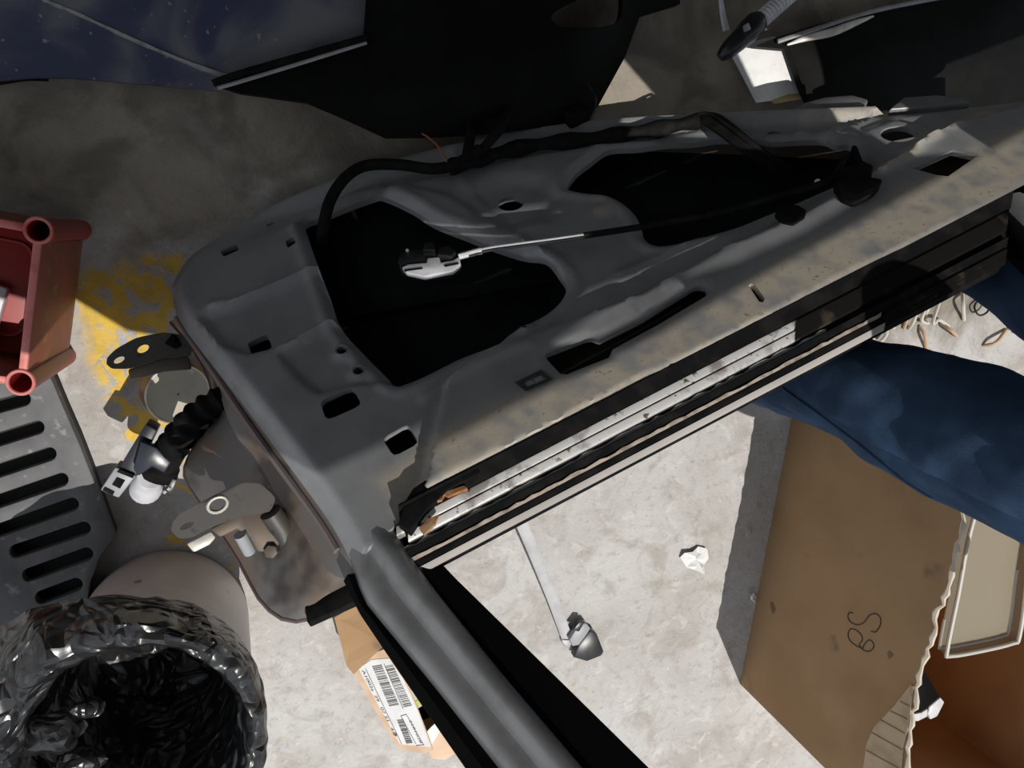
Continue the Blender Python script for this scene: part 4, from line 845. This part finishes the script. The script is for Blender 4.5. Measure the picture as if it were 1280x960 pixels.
for i, p in enumerate(cl):
    t = unit(cl[min(i+1, len(cl)-1)]-cl[max(i-1, 0)]); s = unit(np.cross(t, Z)); hw = 0.004*(0.7+0.6*rnd.random()); rings.append([p-s*hw-Z*0.004, p-s*hw*0.6+Z*0.0012, p+s*hw*0.6+Z*0.0012, p+s*hw-Z*0.004])
mb.loft(rings, closed=True, cap=True); mb.build('crease_scratch', mat('scratch_grey', (0.36, 0.35, 0.35), 0.6, col2=(0.2, 0.2, 0.22), scale=60), bluep, sm=True)
mb = MB(); mb.tube(smooth([P(-60, 108, 0.03), P(-10, 103, 0.03), P(30, 97, 0.03), P(60, 97, 0.028)], 5), 0.006, 8); mb.build('edge_rubber', M_BLACK, bluep, sm=True)
# black bumper cover with an oval opening
bum = empty('bumper_cover', P(560, 60, 0)); tag(bum, 'large black bumper cover with an oval lamp opening behind the door', 'bumper')
oval = smooth([nv(*q) for q in [(682, 26), (700, 12), (740, -6), (768, -8), (775, 6), (770, 28), (740, 38), (705, 40), (688, 36)]], 3, True)
sheet_panel('cover_shell', [(268, 106), (330, 88), (400, 66), (455, 49), (462, -60), (480, -160), (860, -160), (850, 5), (800, 20), (782, 70), (748, 132), (735, 150), (690, 158), (600, 168), (540, 171), (484, 172), (432, 148), (385, 128), (300, 116)], 0.075, 0.02, M_GLOSSB, holes=[oval], parent=bum, bulge=0.035)
mb = MB(); mb.tube(smooth([P(266, 104, 0.082), P(300, 92, 0.088), P(380, 69, 0.088), P(458, 47, 0.088)], 4), 0.006, 8, flat=0.5); mb.build('cover_lip', M_BLACK, bum, sm=True)
mb = MB(); mb.tube(smooth([P(272, 110, 0.078), P(310, 99, 0.082), P(385, 76, 0.084), P(458, 53, 0.086)], 4), 0.0035, 8, flat=0.5); mb.build('cover_edge', M_STRIP, bum, sm=True)
# second black panel at the upper right
bp2 = empty('black_trim_panel', P(1150, 60, 0)); tag(bp2, 'black car trim panel with a pale highlight bar on its curved edge at upper right', 'car panel')
sheet_panel('trim_shell', [(944, 58), (968, 48), (1010, 34), (1090, 12), (1180, -6), (1260, -60), (1420, -60), (1440, 114), (1300, 127), (1200, 136), (1110, 137), (1060, 133), (1012, 127), (1004, 110), (988, 62)], 0.06, 0.02, M_GLOSSB, parent=bp2, bulge=0.02)
mb = MB(); mb.tube(smooth([P(984, 56, 0.068), P(1010, 47, 0.076), P(1040, 40, 0.08), P(1068, 29, 0.082), P(1092, 20, 0.082)], 5), [0.002+0.007*math.sin(math.pi*i/20) for i in range(21)], 8, flat=0.6); mb.build('edge_highlight', M_ALU, bp2, sm=True)  # pale tube stands in for the lit sliver along the lip
mb = MB(); mb.tube(smooth([P(972, 52, 0.07), P(1020, 36, 0.082), P(1090, 14, 0.084), P(1180, -4, 0.084), P(1240, -14, 0.084)], 5), 0.005, 8, flat=0.6); mb.build('trim_lip', M_GREY if False else M_PILLAR, bp2, sm=True)
# stand-in for a sunlit floor patch: white foam board
fbz = 0.03; sunpatch = empty('sunpatch_board', P(960, 90, 0)); tag(sunpatch, 'small white foam board with tan edge standing in for sunlit floor beyond the door', 'foam board')
zprism('board', [(920, 67), (940, 52), (968, 45), (985, 58), (1000, 121), (951, 127)], fbz, 0.02, M_SUNPATCH, sunpatch, 0.002)
zprism('tan_edge', [(966, 125), (985, 118), (1001, 117), (1003, 123), (972, 129)], fbz+0.001, 0.012, mat('tan_patch_edge', (0.55, 0.42, 0.2), 0.8), sunpatch, 0.001)
# ribbed hose end with black collar
ho = empty('ribbed_hose', P(940, 30, 0)); tag(ho, 'black hose end with pale ribbed bellows above the foam board', 'hose')
hp = [P(900, 72, 0.06), P(915, 58, 0.068), P(932, 42, 0.072), P(944, 30, 0.075), P(950, 25, 0.075)]
mb = MB(); mb.tube(smooth(hp, 4), [0.010, 0.014, 0.017, 0.019, 0.020, 0.021, 0.022, 0.022, 0.024, 0.025, 0.025, 0.025, 0.025, 0.024, 0.022, 0.02, 0.02], 14); mb.build('hose_collar', M_PLAST, ho, sm=True)
zprism('collar_tab', [(932, 31), (936, 28), (939, 36), (934, 39)], 0.105, 0.012, M_GREY, ho, 0.001)
bl_ = [P(946+t*46, 29-t*40, 0.075) for t in np.linspace(0, 1, 61)]
mb = MB(); mb.tube(bl_, [0.0155+0.0035*math.sin(i*1.25) for i in range(61)], 14); mb.build('ribbed_bellows', M_WHITEP, ho, sm=True, auto=60)
mb = MB(); mb.tube(smooth([P(899, -20, 0.02), P(901, 0, 0.02), P(904, 20, 0.02), P(908, 38, 0.02)], 4), [0.004+0.0004*i for i in range(13)], 8, flat=0.5); tag(mb.build('white_strap', M_WHITEP, sm=True), 'thin white plastic strap pointing down beside the ribbed hose', 'strap')
# ================================================================== WIRE OFFCUTS BETWEEN THE JEANS LEGS
wires = [([(1088, 408), (1096, 398), (1106, 402), (1108, 418), (1098, 428), (1089, 420), (1090, 408)], M_WIREW), ([(1113, 386), (1116, 396), (1117, 410)], M_WIREW), ([(1124, 382), (1128, 392), (1133, 400)], M_WIREW), ([(1139, 374), (1136, 392), (1130, 411)], M_WIREB), ([(1152, 366), (1148, 384), (1142, 402), (1136, 411)], M_WIREW), ([(1160, 362), (1158, 382), (1152, 400), (1160, 404)], M_WIREW), ([(1170, 358), (1166, 374), (1160, 386), (1156, 398)], M_WIREW), ([(1178, 360), (1174, 378), (1166, 404), (1174, 400), (1186, 408)], M_WIREW), ([(1203, 366), (1204, 382), (1205, 400)], M_WIREW), ([(1224, 373), (1218, 384), (1224, 394), (1234, 390), (1238, 378), (1230, 372), (1224, 373)], M_PLAST), ([(1267, 380), (1264, 396), (1262, 412)], M_WIREB), ([(1275, 384), (1272, 400), (1268, 416)], M_WIREW), ([(1258, 412), (1245, 428), (1230, 432)], M_WIREB), ([(1150, 408), (1156, 420), (1158, 436)], M_WIREB), ([(1176, 404), (1190, 414), (1196, 420)], M_WIREB)]
for i, (px, m_) in enumerate(wires):
    mb = MB(); n = len(px); mb.tube(smooth([P(x, y, 0.004+0.03*math.sin(math.pi*k/(n-1))*(0.4+0.6*((i*37) % 10)/10)) for k, (x, y) in enumerate(px)], 5), 0.0046 if i not in (9,) else 0.0026, 7)
    o = mb.build('wire_offcut', m_, sm=True)
    if i == 9: tag(o, 'dark curled wire ring on the floor between the jeans legs', 'wire')
    elif m_ is M_WIREB: tag(o, 'tan wire offcut on the floor between the jeans legs', 'wire', 'tan wire offcuts')
    elif i == 0: tag(o, 'curled pale wire loop on the floor beside the window frame', 'wire')
    else: tag(o, 'pale wire offcut on the floor between the jeans legs', 'wire', 'pale wire offcuts')
# ================================================================== PERSON STANDING AT THE RIGHT
pe = empty('person', nv(1.08, -0.28, 0)); tag(pe, 'person in blue jeans standing behind the car door', 'person')
def remesh(name, parts, m_, parent, vox=0.014, sm_it=6, nz_=0.0, nsc=8):
    mb = MB()
    for path, rad, flat in parts: mb.tube(smooth(path, 5), np.interp(np.linspace(0, 1, 5*(len(path)-1)+1), np.linspace(0, 1, len(rad)), rad), 20, flat=flat)
    o = mb.build('tmp', None, loc=nv(0, 0, 0))
    r = o.modifiers.new('r', 'REMESH'); r.mode = 'VOXEL'; r.voxel_size = vox
    s = o.modifiers.new('s', 'SMOOTH'); s.factor = 0.6; s.iterations = sm_it
    dg = bpy.context.evaluated_depsgraph_get(); dg.update(); me = bpy.data.meshes.new_from_object(o.evaluated_get(dg))
    V = np.array([v.co[:] for v in me.vertices]); F_ = [list(f.vertices) for f in me.polygons]; Nn = np.array([v.normal[:] for v in me.vertices])
    bpy.data.objects.remove(o); bpy.data.meshes.remove(me)
    if nz_:
        for i in range(len(V)):
            p = Vector(V[i]); V[i] += Nn[i]*nz_*(noise.noise(Vector((p.x*nsc, p.y*nsc, p.z*nsc*0.55)))+0.6*noise.noise(p*nsc*2.3+Vector((3, 1, 0))))
    return obj(name, V, F_, m_, parent, sm=True), V, F_
aA, kA, hA = nv(0.90, -0.26, 0.09), nv(0.95, -0.275, 0.48), nv(1.09, -0.36, 0.87)
aB, kB, hB = nv(1.15, 0.0, 0.09), nv(1.225, -0.048, 0.43), nv(1.36, -0.27, 0.87)
pel = (hA+hB)/2+nv(0, -0.06, 0.06); waist = pel+nv(-0.03, -0.09, 0.14); chest = waist+nv(-0.01, -0.07, 0.26); neck = chest+nv(-0.01, -0.01, 0.19); head = neck+nv(-0.05, 0.02, 0.15)
shA = chest+nv(-0.06, -0.15, 0.12); shB = chest+nv(0.13, 0.10, 0.12)
elA, elB = shA+nv(0.10, -0.08, -0.26), shB+nv(0.10, -0.02, -0.27); haA, haB = elA+nv(0.10, -0.02, -0.2), elB+nv(0.0, 0.06, -0.24)
FD = unit(nv(-0.8, 0.3, -0.45)); FS = unit(np.cross(FD, Z)); FU = np.cross(FS, FD)
remesh('body', [([head+FD*0.06+FU*0.01, head+FD*0.092-FU*0.008, head+FD*0.075-FU*0.02], [0.010, 0.012, 0.010], 1), ([head+FS*0.07, head+FS*0.095], [0.022, 0.016], 1), ([head-FS*0.07, head-FS*0.095], [0.022, 0.016], 1), ([head+FD*0.07-FU*0.045-FS*0.02, head+FD*0.078-FU*0.045, head+FD*0.07-FU*0.045+FS*0.02], [0.006, 0.009, 0.006], 1), ([aA, kA, hA, pel], [0.04, 0.055, 0.07, 0.08], 1), ([aB, kB, hB, pel], [0.04, 0.055, 0.07, 0.08], 1), ([pel, waist, chest, neck, head-nv(0, 0, 0.06)], [0.11, 0.10, 0.12, 0.05, 0.05], 0.8), ([shA, elA, haA], [0.05, 0.04, 0.028], 1), ([shB, elB, haB], [0.05, 0.04, 0.028], 1), ([chest+nv(0, 0, 0.1), shA], [0.07, 0.05], 1), ([chest+nv(0, 0, 0.1), shB], [0.07, 0.05], 1), ([head+nv(0, 0, -0.10), head+nv(0, 0, -0.03), head+nv(0, 0, 0.05), head+nv(0, 0, 0.10)], [0.045, 0.078, 0.085, 0.045], 1.15)]
  + [([h_+nv(0, 0, 0.0), h_+d_*0.05, h_+d_*0.09+nv(0, 0, -0.015*k_)], [0.012, 0.011, 0.009], 1) for h_ in (haA, haB) for k_, d_ in enumerate([unit(nv(-0.35+0.3*t_, 0.3*s_, -1)) for s_, t_ in ((-1.2, 0.6), (-0.5, 0.1), (0, 0), (0.5, 0), (1.0, -0.1))])], M_BODY, pe, 0.009, 3)
for sg in (-1, 1):
    ec = head+FD*0.074+FU*0.022+FS*0.03*sg; mb = MB(); mb.loft([circle(ec+FD*0.010*math.cos(t_), FS, FU, 0.010*math.sin(t_)+1e-4, 12) for t_ in np.linspace(0, math.pi, 7)], closed=True); mb.build('eye', M_PLAST, pe, sm=True)
remesh('shirt', [([pel+nv(0, 0, 0.02), waist, chest, neck-nv(0, 0, 0.05)], [0.15, 0.145, 0.16, 0.07], 0.85), ([shA, elA, elA*0.5+haA*0.5], [0.07, 0.055, 0.045], 1), ([shB, elB, elB*0.5+haB*0.5], [0.07, 0.055, 0.045], 1), ([chest+nv(0, 0, 0.1), shA], [0.09, 0.07], 1), ([chest+nv(0, 0, 0.1), shB], [0.09, 0.07], 1)], M_SHIRT, pe, 0.016, 5, 0.006, 10)
remesh('hair', [([head+nv(0.03, 0, 0.03), head+nv(0.0, 0, 0.06), head+nv(0, 0, 0.10)], [0.080, 0.088, 0.06], 1.12)], M_HAIR, pe, 0.01, 3)
jeans, JV, JF = remesh('jeans', [([aA-nv(0, 0, 0.03), aA*0.6+kA*0.4, kA, kA*0.5+hA*0.5, hA, pel], [0.075, 0.083, 0.094, 0.116, 0.125, 0.13], 1), ([aB-nv(0, 0, 0.03), aB*0.6+kB*0.4, kB, kB*0.5+hB*0.5, hB, pel], [0.058, 0.06, 0.062, 0.088, 0.115, 0.13], 1), ([pel-nv(0, 0, 0.08), pel, pel+nv(0.01, -0.01, 0.09)], [0.13, 0.15, 0.145], 0.9)], M_DENIM, pe, 0.013, 6, 0.010, 9)
bv = BVHTree.FromPolygons([Vector(v) for v in JV], JF)
def onjeans(x, y):
    r = ray(x, y); h_ = bv.ray_cast(Vector(CAM), Vector(r)); return None if h_[0] is None else nv(*h_[0])
for px in ([(960, 470), (985, 490), (1030, 522), (1080, 560), (1130, 600), (1180, 632), (1225, 668)],):
    q = [onjeans(float(a[0]), float(a[1])) for a in smooth([nv(*p) for p in px], 5)]; q = [p for p in q if p is not None]
    if len(q) > 4: mb = MB(); mb.tube(q, 0.0032, 7); mb.build('side_seam', M_DENIM, jeans, sm=True)
for a in (aA, aB):
    mb = MB(); f0 = nv(a[0], a[1], 0.04); d = unit(nv(-0.55, 0.8, 0))
    rings = []
    for t, w_, h_ in ((-0.09, 0.02, 0.05), (-0.075, 0.034, 0.075), (-0.02, 0.038, 0.085), (0.04, 0.04, 0.065), (0.10, 0.045, 0.045), (0.15, 0.04, 0.035), (0.175, 0.018, 0.02)):
        s = nv(-d[1], d[0], 0); c0 = nv(a[0], a[1], 0)+d*t
        rings.append([c0+s*w_*x+Z*(0.002+h_*z) for x, z in ((-1, 0), (-1.05, 0.4), (-0.8, 0.8), (-0.3, 1.0), (0.3, 1.0), (0.8, 0.8), (1.05, 0.4), (1, 0))])
    mb.loft(rings, closed=True, cap=True); mb.build('shoe', M_LEATH, pe, sm=True, auto=50)
